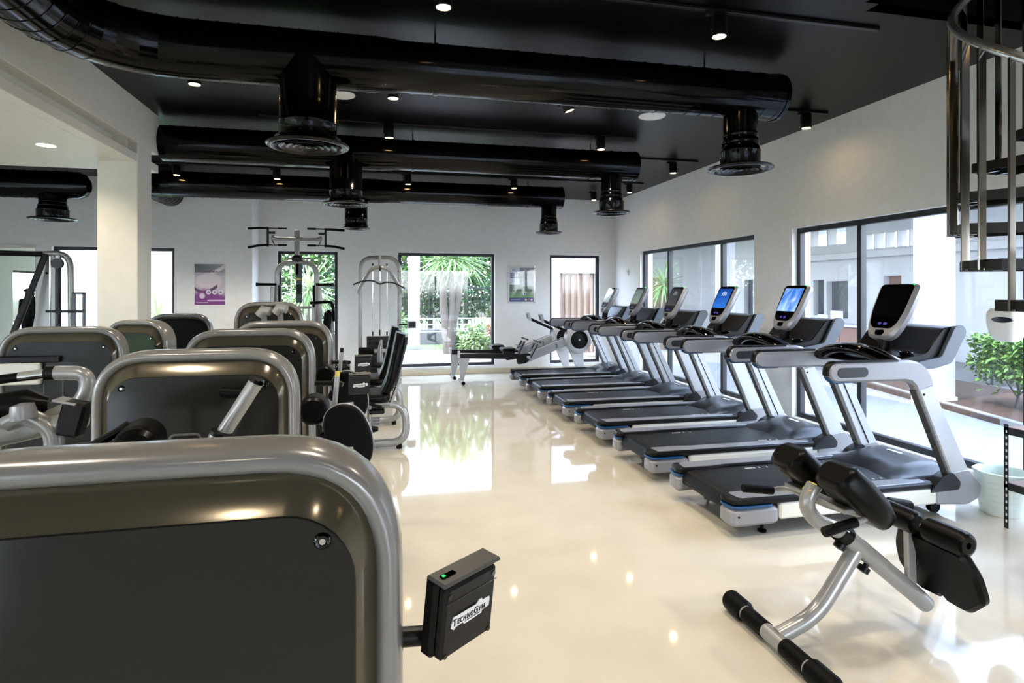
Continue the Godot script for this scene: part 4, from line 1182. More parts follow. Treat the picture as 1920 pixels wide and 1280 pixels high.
	part("grip", B.new().pad(V(-0.46, 1.155, -0.06), V(-0.15, 1.192, -0.06), 0.022, 0.008), M.rubber, t)
	part("round_knob", B.new().lathe([Vector2(0, 0.0), Vector2(0.05, 0.0), Vector2(0.052, 0.03), Vector2(0.045, 0.065), Vector2(0.0, 0.075)], xf(V(-0.075, 1.015, 0.07), 0, 0, 8), 20), M.tm_grey, t)
	part("dark_pad", B.new().sweep([V(-0.3, 1.02, -0.02), V(-0.22, 1.05, -0.02), V(-0.11, 1.065, -0.04), V(-0.04, 1.06, -0.06)], [0.03, 0.07, 0.075, 0.03], {"sides": 16}), M.leather, t)
	part("reader_box", B.new().box(V(0.115, 1.005, 0.05), V(0.10, 0.16, 0.09), 0.012, Basis(V(0, 0, 1), -0.25)), M.black_plastic, t)
	part("reader_top", B.new().box(V(0.093, 1.085, 0.05), V(0.10, 0.012, 0.095), 0.004, Basis(V(0, 0, 1), -0.25)), M.tm_grey, t)
	part("hook", B.new().sweep(fillet([V(0.16, 1.0, -0.1), V(0.18, 1.11, -0.1), V(0.24, 1.14, -0.1)], 0.05), 0.016, {"sides": 10}), M.frame_silver, t)
	part("main_post", B.new().rod(V(0.02, 0.03, 0.0), V(0.02, 0.7, 0.02), 0.045, 16), M.frame_silver, t)
	part("floor_bar", B.new().rod(V(0.02, 0.045, 0.35), V(0.02, 0.045, -0.45), 0.045, 14), M.frame_silver, t)
	part("seat_pad", B.new().loft([rr3(V(-0.25, 0.55, 0.05), 0.16, 0.18), rr3(V(-0.25, 0.58, 0.05), 0.19, 0.2), rr3(V(-0.25, 0.62, 0.05), 0.19, 0.2), rr3(V(-0.25, 0.64, 0.05), 0.16, 0.17)]), M.leather, t)
	part("seat_post", B.new().rod(V(-0.25, 0.0, 0.05), V(-0.25, 0.56, 0.05), 0.035, 14), M.frame_silver, t)
	part("back_pad", B.new().box(V(-0.33, 0.86, 0.3), V(0.24, 0.34, 0.06), 0.025), M.leather, t)
	part("back_post", B.new().rod(V(-0.33, 0.6, 0.22), V(-0.33, 1.0, 0.27), 0.025, 12), M.frame_silver, t)

func tall_machines() -> void:
	# lat pulldown against the back wall
	var t := thing("lat_pulldown", "tall silver lat pulldown machine left of the big back window", "machine", V(0.037, 0, -10.3))
	part("outer_arch", B.new().sweep(arch(0.33, 2.17, 0.24, 0.0, -0.12), 0.036, {"sides": 18}), M.frame_silver, t)
	part("front_arch", B.new().sweep(fillet([V(-0.345, 1.55, -0.06), V(-0.345, 1.62, -0.04), V(-0.13, 1.99, 0.2), V(0.13, 1.99, 0.2), V(0.345, 1.62, -0.04), V(0.345, 1.55, -0.06)], 0.13, 8), 0.033, {"sides": 16}), M.frame_silver, t)
	part("head_block", B.new().box(V(0, 2.09, 0.06), V(0.05, 0.2, 0.3), 0.01), M.frame_silver, t)
	part("head_pulley", B.new().rod(V(-0.012, 1.97, 0.2), V(0.012, 1.97, 0.2), 0.05, 20), M.black_plastic, t)
	part("bar_clip", B.new().rod(V(0, 1.76, 0.22), V(0, 1.94, 0.22), 0.008, 8), M.chrome, t)
	var bar := []
	for q in [[-0.43, 1.70], [-0.33, 1.745], [-0.2, 1.77], [-0.1, 1.765], [0.0, 1.705], [0.09, 1.745], [0.2, 1.74], [0.3, 1.70], [0.41, 1.64]]: bar.append(V(q[0], q[1], 0.22))
	part("wide_bar", B.new().sweep(fillet(bar, 0.04, 4), 0.014, {"sides": 10}), M.tm_hood, t)
	for x in [-0.12, 0.12]:
		part("guide_rod", B.new().rod(V(x, 0.1, -0.12), V(x, 2.05, -0.12), 0.008, 8), M.chrome, t)
		part("rod_bush", B.new().rod(V(x, 0.83, -0.12), V(x, 0.90, -0.12), 0.014, 8), M.black_plastic, t)
		part("rod_head", B.new().rod(V(x, 2.03, -0.12), V(x, 2.07, -0.12), 0.016, 8), M.black_plastic, t)
	part("cable", B.new().rod(V(0, 0.9, -0.1), V(0, 2.05, -0.02), 0.004, 6), M.black_plastic, t)
	part("selector_rod", B.new().rod(V(0, 0.83, -0.1), V(0, 0.93, -0.1), 0.012, 8), M.black_plastic, t)
	for k in 14: part("weight_plate", B.new().box(V(0, 0.16 + 0.049 * k, -0.12), V(0.44, 0.044, 0.12), 0.004), M.steel_plate, t)
	part("thigh_pad", B.new().pad(V(-0.34, 0.62, 0.42), V(-0.1, 0.62, 0.42), 0.065, 0.02), M.leather, t)
	part("thigh_pad", B.new().pad(V(0.1, 0.62, 0.42), V(0.34, 0.62, 0.42), 0.065, 0.02), M.leather, t)
	part("pad_bracket", B.new().box(V(0, 0.62, 0.40), V(0.2, 0.06, 0.05), 0.01), M.frame_silver, t)
	part("pad_post", B.new().sweep([V(0, 0.12, 0.40), V(0, 0.5, 0.40), V(0, 0.62, 0.40), V(0.02, 0.8, 0.38)], [0.035, 0.05, 0.045, 0.02], {"sides": 14}), M.frame_silver, t)
	part("seat", B.new().loft([rr3(V(0, 0.385, 0.68), 0.12, 0.1), rr3(V(0, 0.41, 0.68), 0.2, 0.16), rr3(V(0, 0.44, 0.68), 0.2, 0.16), rr3(V(0, 0.455, 0.68), 0.17, 0.13)]), M.leather, t)
	part("seat_post", B.new().rod(V(0, 0.0, 0.68), V(0, 0.4, 0.68), 0.035, 14), M.frame_silver, t)
	part("floor_beam", B.new().bar(V(0, 0.04, -0.12), V(0, 0.04, 0.85), 0.08, 0.06, 0.01), M.frame_silver, t)
	part("cross_foot", B.new().bar(V(-0.36, 0.03, -0.12), V(0.36, 0.03, -0.12), 0.07, 0.05, 0.01), M.frame_silver, t)
	part("display_arm", B.new().rod(V(0.33, 1.02, -0.08), V(0.46, 1.02, 0.02), 0.012, 8), M.black_plastic, t)
	var du := part("display_box", B.new().box(V(0.53, 1.02, 0.04), V(0.15, 0.13, 0.06), 0.012, Basis(Vector3.UP, 0.25)), M.tm_grey, t)
	part("display_screen", B.new().box(V(0.538, 1.02, 0.073), V(0.11, 0.09, 0.006), 0.003, Basis(Vector3.UP, 0.25)), M.steel_plate, du)
	# assisted pull-up and dip machine
	t = thing("pull_up_machine", "assisted pull-up machine with black wing grips above the narrow window", "machine", V(-1.134, 0, -9.0))
	part("arch_frame", B.new().sweep(arch(0.27, 2.01, 0.2, 0.0, 0.0), 0.037, {"sides": 18}), M.frame_silver, t)
	part("mast", B.new().box(V(0, 2.15, 0.0), V(0.07, 0.66, 0.06), 0.012), M.frame_silver, t)
	part("cross_arm", B.new().sweep(fillet([V(-0.34, 2.37, 0.0), V(-0.28, 2.34, 0.02), V(0.28, 2.34, 0.02), V(0.34, 2.37, 0.0)], 0.06), 0.03, {"sides": 14}), M.frame_silver, t)
	for s: float in [-1.0, 1.0]:
		part("grip_post", B.new().box(V(s * 0.395, 2.37, 0.0), V(0.03, 0.28, 0.03), 0.005), M.tm_hood, t)
		part("grip_hinge", B.new().box(V(s * 0.345, 2.43, 0.0), V(0.1, 0.035, 0.05), 0.008), M.tm_hood, t)
		part("lock_rod", B.new().sweep([V(s * 0.34, 2.33, 0.02), V(s * 0.31, 2.26, 0.03)], 0.013, {"sides": 8}), M.chrome, t)
		for q in [[2.495, 0.012], [2.255, 0.04]]:
			part("outer_grip", B.new().sweep([V(s * 0.38, q[0], 0), V(s * 0.52, q[0] - q[1] * 0.25, 0), V(s * 0.66, q[0] - q[1], 0)], 0.018, {"sides": 12}), M.rubber, t)
			part("inner_grip", B.new().rod(V(s * 0.26, q[0] + 0.002, 0), V(s * 0.14, q[0] + 0.002, 0), 0.016, 12), M.rubber, t)
			part("grip_bar", B.new().rod(V(s * 0.40, q[0], 0), V(s * 0.2, q[0] + 0.002, 0), 0.010, 8), M.tm_hood, t)
		part("dip_handle", B.new().pad(V(s * 0.27, 1.69, 0.08), V(s * 0.50, 1.69, 0.16), 0.02, 0.006), M.rubber, t)
		part("dip_knob", B.new().lathe([Vector2(0, -0.018), Vector2(0.024, -0.015), Vector2(0.026, 0.012), Vector2(0, 0.018)], xf(V(s * 0.51, 1.69, 0.163), 0, 0, 90), 14), M.tm_hood, t)
		part("side_column", B.new().sweep([V(s * 0.325, 0.0, 0.1), V(s * 0.325, 1.2, 0.1), V(s * 0.315, 1.66, 0.08)], 0.032, {"sides": 14}), M.frame_silver, t)
		part("side_guard", B.new().box(V(s * 0.23, 1.52, 0.03), V(0.025, 0.32, 0.05), 0.008), M.black_plastic, t)
		part("guide_rod", B.new().rod(V(s * 0.085, 0.3, -0.03), V(s * 0.085, 1.98, -0.03), 0.008, 8), M.chrome, t)
	part("hub", B.new().lathe([Vector2(0, 0.05), Vector2(0.04, 0.045), Vector2(0.07, 0.02), Vector2(0.07, -0.02), Vector2(0.04, -0.045), Vector2(0, -0.05)], xf(V(0, 2.065, 0.04)), 20), M.tm_hood, t)
	part("hub_lever", B.new().rod(V(-0.14, 2.065, 0.05), V(0.20, 2.065, 0.05), 0.014, 8), M.frame_silver, t)
	var pn := part("instruction_panel", B.new().box(V(0.03, 1.74, 0.02), V(0.085, 0.62, 0.02), 0.004), M.tm_cheek, t)
	part("panel_print", B.new().box(V(0.03, 1.62, 0.031), V(0.06, 0.14, 0.003), 0.001), M.steel_plate, pn)
	part("panel_logo", B.new().box(V(0.03, 1.77, 0.031), V(0.06, 0.03, 0.003), 0.001), M.yellow_pin, pn)
	part("cross_brace", B.new().box(V(0.06, 1.36, 0.02), V(0.28, 0.04, 0.03), 0.006), M.frame_silver, t)
	part("knee_platform", B.new().box(V(0, 0.75, 0.25), V(0.42, 0.07, 0.32), 0.02), M.leather, t)
	for k in 10: part("weight_plate", B.new().box(V(0, 0.14 + 0.049 * k, -0.03), V(0.36, 0.044, 0.12), 0.004), M.steel_plate, t)
	part("floor_frame", B.new().bar(V(0, 0.04, -0.2), V(0, 0.04, 0.7), 0.08, 0.06, 0.01), M.frame_silver, t)
	# upright seat machine partly seen between the covers and the narrow window
	t = thing("shoulder_machine", "black padded machine with hooked grip before the narrow window", "machine", V(-0.66, 0, -8.2))
	part("back_pad", B.new().box(V(0, 1.02, 0), V(0.10, 0.66, 0.34), 0.04, Basis(V(0, 0, 1), -0.10)), M.leather, t)
	part("hook_grip", B.new().sweep(fillet([V(-0.2, 1.44, 0.1), V(0.08, 1.46, 0.1), V(0.10, 1.2, 0.1)], 0.07), 0.02, {"sides": 12}), M.rubber, t)
	part("frame_post", B.new().sweep([V(0.03, 0.03, 0.02), V(0.08, 0.7, 0.0), V(0.06, 1.3, 0.04)], 0.032, {"sides": 14}), M.frame_silver, t)
	part("seat", B.new().box(V(-0.16, 0.52, 0), V(0.36, 0.08, 0.34), 0.03), M.leather, t)
	part("seat_post", B.new().rod(V(-0.16, 0.0, 0), V(-0.16, 0.5, 0), 0.035, 12), M.frame_silver, t)
	part("floor_bar", B.new().rod(V(-0.4, 0.04, 0), V(0.25, 0.04, 0), 0.038, 12), M.frame_silver, t)
	# cable station on the far left
	t = thing("cable_station", "cable machine with black top bar and curved pale tube at far left", "machine", V(-3.8, 0, -8.0))
	part("curved_post", B.new().sweep(fillet([V(-0.12, 2.03, 0), V(0.245, 2.05, 0), V(0.255, 1.2, 0), V(0.255, 0.0, 0)], 0.28, 10), 0.032, {"sides": 16}), M.frame_silver, t)
	part("top_bar", B.new().bar(V(-1.3, 2.05, 0.06), V(-0.03, 2.03, 0.02), 0.06, 0.06, 0.01), M.rubber, t)
	part("end_post", B.new().rod(V(-1.3, 0.0, 0.06), V(-1.3, 2.03, 0.06), 0.034, 14), M.frame_silver, t)
	part("end_foot", B.new().bar(V(-1.3, 0.03, -0.3), V(-1.3, 0.03, 0.4), 0.07, 0.05, 0.01), M.tm_hood, t)
	part("diagonal_post", B.new().sweep([V(0.0, 2.03, 0.02), V(-0.21, 1.18, 0.2), V(-0.48, 0.03, 0.4)], 0.034, {"sides": 14}), M.tm_hood, t)
	part("side_panel", B.new().prism(PackedVector2Array([Vector2(0.0, 2.0), Vector2(0.1, 2.0), Vector2(0.1, 0.05), Vector2(-0.36, 0.05)]), 0.03, xf(V(0.0, 0, -0.03)), 0.004), M.tm_silver, t)
	part("guide_post", B.new().rod(V(0.13, 0.03, 0.02), V(0.13, 2.0, 0.02), 0.03, 14), M.tm_hood, t)
	part("guide_rod", B.new().rod(V(0.05, 0.1, 0.05), V(0.06, 2.0, 0.05), 0.012, 10), M.chrome, t)
	part("pulley", B.new().lathe([Vector2(0.0, -0.02), Vector2(0.06, -0.02), Vector2(0.045, 0.0), Vector2(0.06, 0.02), Vector2(0.0, 0.02)], xf(V(0.14, 1.92, 0.06), 90, 0, 0), 24), M.tm_hood, t)
	part("pulley_bracket", B.new().box(V(0.14, 1.97, 0.05), V(0.05, 0.1, 0.04), 0.006), M.frame_silver, t)
	for q in [[0.03, 1.81], [0.065, 1.81]]: part("bolt", B.new().rod(V(q[0] - 0.03, q[1], -0.015), V(q[0] - 0.03, q[1], 0.0), 0.014, 8), M.black_plastic, t)
	part("base_bar", B.new().bar(V(-0.5, 0.03, 0.4), V(0.28, 0.03, 0.0), 0.07, 0.05, 0.01), M.tm_hood, t)
	# low rack before the bright left window
	t = thing("plate_rack", "slim grey upright rack standing before the bright left window", "rack", V(-3.45, 0, -7.85))
	for x in [0.0, 0.09]: part("rack_post", B.new().box(V(x + (0.012 if x > 0 else 0.0), 0.79, 0), V(0.026, 1.58, 0.04), 0.004), M.tm_cheek, t)
	part("top_rail", B.new().box(V(0.05, 1.57, 0), V(0.13, 0.025, 0.04), 0.004), M.tm_cheek, t)
	part("rest_arm", B.new().rod(V(-0.26, 1.365, 0.05), V(0.1, 1.36, 0.05), 0.015, 10), M.tm_hood, t)
	part("base_foot", B.new().box(V(0.05, 0.02, 0), V(0.16, 0.04, 0.5), 0.006), M.tm_cheek, t)

func bench() -> void:
	var t := thing("back_extension_bench", "back extension bench with black pads at lower right, before the nearest treadmill", "bench", V(0, 0, 0))
	var zc := -2.31
	part("foot_bar", B.new().rod(V(1.73, 0.048, -2.60), V(1.73, 0.048, -2.01), 0.036, 18), M.frame_silver, t)
	for s in [[-2.66, -2.53], [-2.09, -1.96]]: part("foot_sleeve", B.new().pad(V(1.73, 0.05, s[0]), V(1.73, 0.05, s[1]), 0.05, 0.012), M.rubber, t)
	for s in [[-2.515, -2.375], [-2.245, -2.105]]: part("grip_sleeve", B.new().rod(V(1.73, 0.048, s[0]), V(1.73, 0.048, s[1]), 0.040, 18), M.rubber, t)
	part("boom", B.new().sweep(fillet([V(1.745, 0.06, zc), V(1.94, 0.13, zc), V(2.17, 0.43, zc)], 0.10, 8), 0.036, {"sides": 18}), M.frame_silver, t)
	part("spine", B.new().sweep([V(2.04, 0.52, zc), V(2.30, 0.31, zc), V(2.50, 0.15, zc), V(2.545, 0.11, zc)], 0.04, {"sides": 18}), M.frame_silver, t)
	part("spine_slot", B.new().bar(V(2.19, 0.447, zc), V(2.34, 0.325, zc), 0.014, 0.008, 0.002), M.black_plastic, t)
	part("spine_collar", B.new().rod(V(2.06, 0.504, zc), V(2.10, 0.472, zc), 0.047, 18), M.black_plastic, t)
	for q in [[2.075, 0.445], [2.205, 0.325]]: part("knob", B.new().lathe([Vector2(0, 0.03), Vector2(0.012, 0.03), Vector2(0.012, 0.0), Vector2(0.026, -0.004), Vector2(0.026, -0.03), Vector2(0, -0.034)], xf(V(q[0], q[1], zc), 0, 0, -38), 14), M.black_plastic, t)
	part("head_arm", B.new().sweep(fillet([V(2.06, 0.505, zc), V(1.93, 0.56, zc), V(1.88, 0.64, zc), V(1.93, 0.72, zc)], 0.09, 8), 0.034, {"sides": 16}), M.frame_silver, t)
	part("pad_carrier", B.new().bar(V(1.95, 0.665, -2.50), V(1.95, 0.665, -2.12), 0.06, 0.02, 0.004), M.frame_silver, t)
	part("caution_label", B.new().box(V(1.905, 0.715, zc), V(0.05, 0.006, 0.05), 0.002, Basis(V(0, 0, 1), 0.7)), M.yellow_pin, t)
	part("scale_plate", B.new().bar(V(1.93, 0.60, zc + 0.04), V(2.07, 0.515, zc + 0.04), 0.03, 0.004, 0.001), M.print_white, t)
	for z in [-2.455, -2.155]:
		# hip pad: thick slab with cut corners, rolled top
		var rings := []
		var ax := V(0.73, -0.68, 0)
		var nn := V(-0.68, -0.73, 0) * -1.0
		for w in [[-0.165, 0.075, 0.04], [-0.145, 0.098, 0.068], [-0.05, 0.112, 0.07], [0.06, 0.112, 0.06], [0.145, 0.08, 0.048], [0.165, 0.055, 0.025]]:
			var ring := PackedVector3Array()
			for q in rrect(w[2] * 2, w[1] * 2, w[2] * 0.8, 4): ring.append(V(2.015, 0.715, z) + ax * w[0] + nn * q.x + V(0, 0, q.y))
			rings.append(ring)
		part("hip_pad", B.new().loft(rings), M.leather, t)
	for s in [[-2.62, 1.76, 0.625, 1.93, 0.60, -2.6], [-2.08, 1.79, 0.605, 1.95, 0.635, -2.09]]:
		part("hand_grip", B.new().pad(V(s[1], s[2], s[5]), V(s[3], s[4], s[5]), 0.021, 0.006), M.rubber, t)
		part("grip_rod", B.new().sweep(fillet([V(s[3] - 0.02, s[4], s[5]), V(s[3] + 0.07, s[4] + 0.01, s[5]), V(2.0, 0.62, zc)], 0.05), 0.012, {"sides": 10}), M.frame_silver, t)
	# ankle rollers and foot plate
	part("roller_rod", B.new().rod(V(2.45, 0.515, -2.62), V(2.45, 0.515, -2.02), 0.014, 12), M.chrome, t)
	part("ankle_roller", B.new().pad(V(2.45, 0.515, -2.47), V(2.45, 0.515, -2.265), 0.055, 0.018), M.leather, t)
	part("ankle_roller", B.new().pad(V(2.45, 0.515, -2.215), V(2.45, 0.515, -2.02), 0.055, 0.018), M.leather, t)
	part("side_grip", B.new().pad(V(2.52, 0.53, -2.50), V(2.66, 0.50, -2.50), 0.026, 0.008), M.rubber, t)
	var pl := poly([Vector2(-0.21, 0.05), Vector2(-0.16, 0.155), Vector2(0.16, 0.155), Vector2(0.21, 0.05), Vector2(0.215, -0.06), Vector2(0.12, -0.155), Vector2(0.02, -0.15), Vector2(0.0, -0.125), Vector2(-0.02, -0.15), Vector2(-0.12, -0.155), Vector2(-0.215, -0.06)], 0.03, 4)
	part("foot_plate", B.new().prism(pl, 0.055, facing(V(2.515, 0.325, -2.215), V(0, 0, -1), V(-0.30, 0.95, 0)), 0.016), M.leather, t)
	part("roller_post", B.new().bar(V(2.46, 0.17, zc), V(2.45, 0.50, zc), 0.03, 0.05, 0.006), M.frame_silver, t)

func stair() -> void:
	# spiral stair: flat-bar balusters on the outer ends of folded perforated treads, round handrail
	var c := V(3.88, 0, -2.40)
	var yaw := deg_to_rad(12.8)
	var Rd := V(cos(yaw), 0, sin(yaw))
	var Fd := V(sin(yaw), 0, -cos(yaw))
	var R := 0.70
	var dir := func(a: float) -> Vector3: return -Rd * cos(deg_to_rad(a)) - Fd * sin(deg_to_rad(a))
	var rail := func(a: float) -> float: return 3.248 - (a + 36.6) * 0.0087
	var t := thing("spiral_staircase", "polished steel spiral staircase with flat bar balusters at upper right", "staircase", V(0, 0, 0))
	part("centre_pole", B.new().rod(c + V(0, 0, 0), c + V(0, CH + 1.2, 0), 0.05, 20), M.stair_steel, t)
	var pts := []
	var a := -170.0
	while a < 172.0:
		pts.append(c + dir.call(a) * R + V(0, rail.call(a), 0))
		a += 5.0
	part("handrail", B.new().sweep(pts, 0.024, {"sides": 16, "up": Vector3.UP}), M.rail_steel, t)
	# the upper turn of the rail, above the mid treads
	var n := 0
	for k in range(-5, 9):
		var mid: float = -31.0 + 25.0 * k
		var top: float = 1.985 - 0.2175 * k
		if top < 0.15: continue
		var tr := Node3D.new()
		tr.name = "tread"
		t.add_child(tr, true)
		var q := []
		for s in [[-14.0, R - 0.01], [0.0, R - 0.01], [14.0, R - 0.01]]:
			var d: Vector3 = dir.call(mid + s[0]) * s[1]
			q.append(Vector2(d.x, d.z))
		for s in [[40.0, 0.07], [-40.0, 0.07]]:
			var d: Vector3 = dir.call(mid + s[0]) * s[1]
			q.append(Vector2(d.x, d.z))
		var down := Transform3D(Basis(V(1, 0, 0), V(0, 0, 1), V(0, -1, 0)), c + V(0, top, 0))
		part("tread_plate", B.new().prism(PackedVector2Array(q), 0.006, down), M.stair_tread, tr)
		for e in [[0, 4], [2, 3], [0, 1], [1, 2]]:
			var p0 := c + V(q[e[0]].x, top - 0.03, q[e[0]].y)
			var p1 := c + V(q[e[1]].x, top - 0.03, q[e[1]].y)
			part("tread_fold", B.new().bar(p0, p1, 0.005, 0.055, 0.001), M.stair_tread, tr)
		for s in [-5.6, 5.6]:
			var b0: float = mid + s
			var d2: Vector3 = dir.call(b0)
			var p := c + d2 * (R + 0.004)
			part("baluster", B.new().bar(p + V(0, top - 0.055, 0), p + V(0, rail.call(b0) - 0.015, 0), 0.012, 0.042, 0.002, d2), M.stair_steel, t)
			part("foot_tab", B.new().bar(c + d2 * (R - 0.11) + V(0, top - 0.05, 0), p + V(0, top - 0.05, 0), 0.03, 0.012, 0.002), M.stair_steel, t)
		n += 1

func corner_things() -> void:
	# slotted-angle rack under the stair
	var t := thing("slotted_rack", "low black slotted-angle rack with wooden shelves at the right edge", "rack", V(4.134, 0, -3.166))
	mat("shelf_wood", Color(0.50, 0.36, 0.27), 0.5)
	var wd := 0.44
	var ln := 0.60
	for q in [[0, 0], [wd, 0], [0, ln], [wd, ln]]:
		var l := part("rack_leg", B.new().prism(PackedVector2Array([Vector2(0, 0), Vector2(0.03, 0), Vector2(0.03, 0.003), Vector2(0.003, 0.003), Vector2(0.003, 0.03), Vector2(0, 0.03)]), 0.70, Transform3D(Basis(V(1, 0, 0), V(0, 0, 1), V(0, -1, 0)), V(q[0] - (0.03 if q[0] > 0 else 0.0), 0.35, q[1] - (0.03 if q[1] > 0 else 0.0)))), M.frame_dark, t)
		if q[0] == 0:
			for k in 15: part("slot", B.new().box(V(-0.0008, 0.05 + 0.043 * k, q[1] + (0.018 if q[1] == 0 else -0.018)), V(0.002, 0.018, 0.008)), M.print_white, l)
	for y in [0.30, 0.672]:
		for x in [0.002, wd - 0.002]: part("side_beam", B.new().box(V(x, y - 0.015, ln / 2), V(0.004, 0.05, ln), 0.001), M.frame_dark, t)
		for z in [0.002, ln - 0.002]: part("end_beam", B.new().box(V(wd / 2, y - 0.015, z), V(wd, 0.05, 0.004), 0.001), M.frame_dark, t)
		part("shelf_board", B.new().box(V(wd / 2, y + 0.005, ln / 2), V(wd - 0.01, 0.012, ln - 0.01), 0.002), M.shelf_wood, t)
	# white paper tray on the rack
	tag(part("paper_tray", B.new().loft([rr3(V(4.36, 0.685, -2.90), 0.10, 0.13), rr3(V(4.36, 0.70, -2.90), 0.115, 0.145), rr3(V(4.36, 0.725, -2.90), 0.13, 0.16)], true, true), M.white_plastic, self), "shallow white tray on the top shelf of the black rack", "tray")
	# bin
	var b := thing("waste_bin", "translucent pale green plastic bin between the nearest treadmill and the black rack", "bin", V(4.385, 0, -3.375))
	var bm := mat("bin_plastic", Color(0.86, 0.885, 0.85), 0.35)
	bm.backlight_enabled = true
	bm.backlight = Color(0.5, 0.55, 0.53)
	var rings := []
	for w in [[0.0, 0.118], [0.006, 0.122], [0.29, 0.158], [0.295, 0.166], [0.305, 0.168], [0.308, 0.16], [0.29, 0.153], [0.012, 0.116]]:
		var ring := PackedVector3Array()
		for k in 32: ring.append(V(cos(TAU * k / 32), 0, sin(TAU * k / 32)) * w[1] * (1.0 + 0.025 * cos(TAU * k / 32 * 8)) + V(0, w[0], 0))
		rings.append(ring)
	part("bucket", B.new().loft(rings, true, false), bm, b)
	part("bucket_floor", B.new().lathe([Vector2(0.0, 0.006), Vector2(0.118, 0.006)], Transform3D.IDENTITY, 24), bm, b)
	for k in 5: part("rib", B.new().sweep(ring_pts(V(0, 0.06 + 0.045 * k, 0), 0.128 + 0.0057 * k, 32, Vector3.RIGHT, Vector3.BACK), 0.0025, {"closed": true, "sides": 6}), bm, b)
	mat("leafy_waste", Color(0.25, 0.33, 0.16), 0.8)
	part("green_waste", B.new().lathe([Vector2(0.0, 0.10), Vector2(0.07, 0.09), Vector2(0.11, 0.05), Vector2(0.113, 0.012)], Transform3D.IDENTITY, 18), M.leafy_waste, b)
	# dispenser on a post
	var d := thing("white_dispenser", "white rounded dispenser with a black oval slot on the dark window post at right", "dispenser", V(4.60, 0, -3.50))
	part("body", B.new().loft([rr3(V(0, 1.22, 0), 0.04, 0.06), rr3(V(0, 1.26, 0), 0.07, 0.09), rr3(V(0, 1.35, 0), 0.09, 0.11), rr3(V(0, 1.43, 0), 0.088, 0.11), rr3(V(0, 1.47, 0), 0.065, 0.09)]), M.white_plastic, d)
	var ov := PackedVector2Array()
	for k in 24: ov.append(Vector2(cos(TAU * k / 24) * 0.075, sin(TAU * k / 24) * 0.022))
	part("oval_slot", B.new().prism(ov, 0.02, xf(V(-0.085, 1.385, 0.03), 0, -90, 0), 0.004), M.black_gloss, d)
	part("wall_bracket", B.new().box(V(0.1, 1.36, 0.0), V(0.06, 0.12, 0.05), 0.006), M.frame_dark, d)

func poster_mat(called: String, tx: Texture2D) -> StandardMaterial3D:
	var m := mat(called, Color.WHITE, 0.35)
	m.albedo_texture = tx
	return m

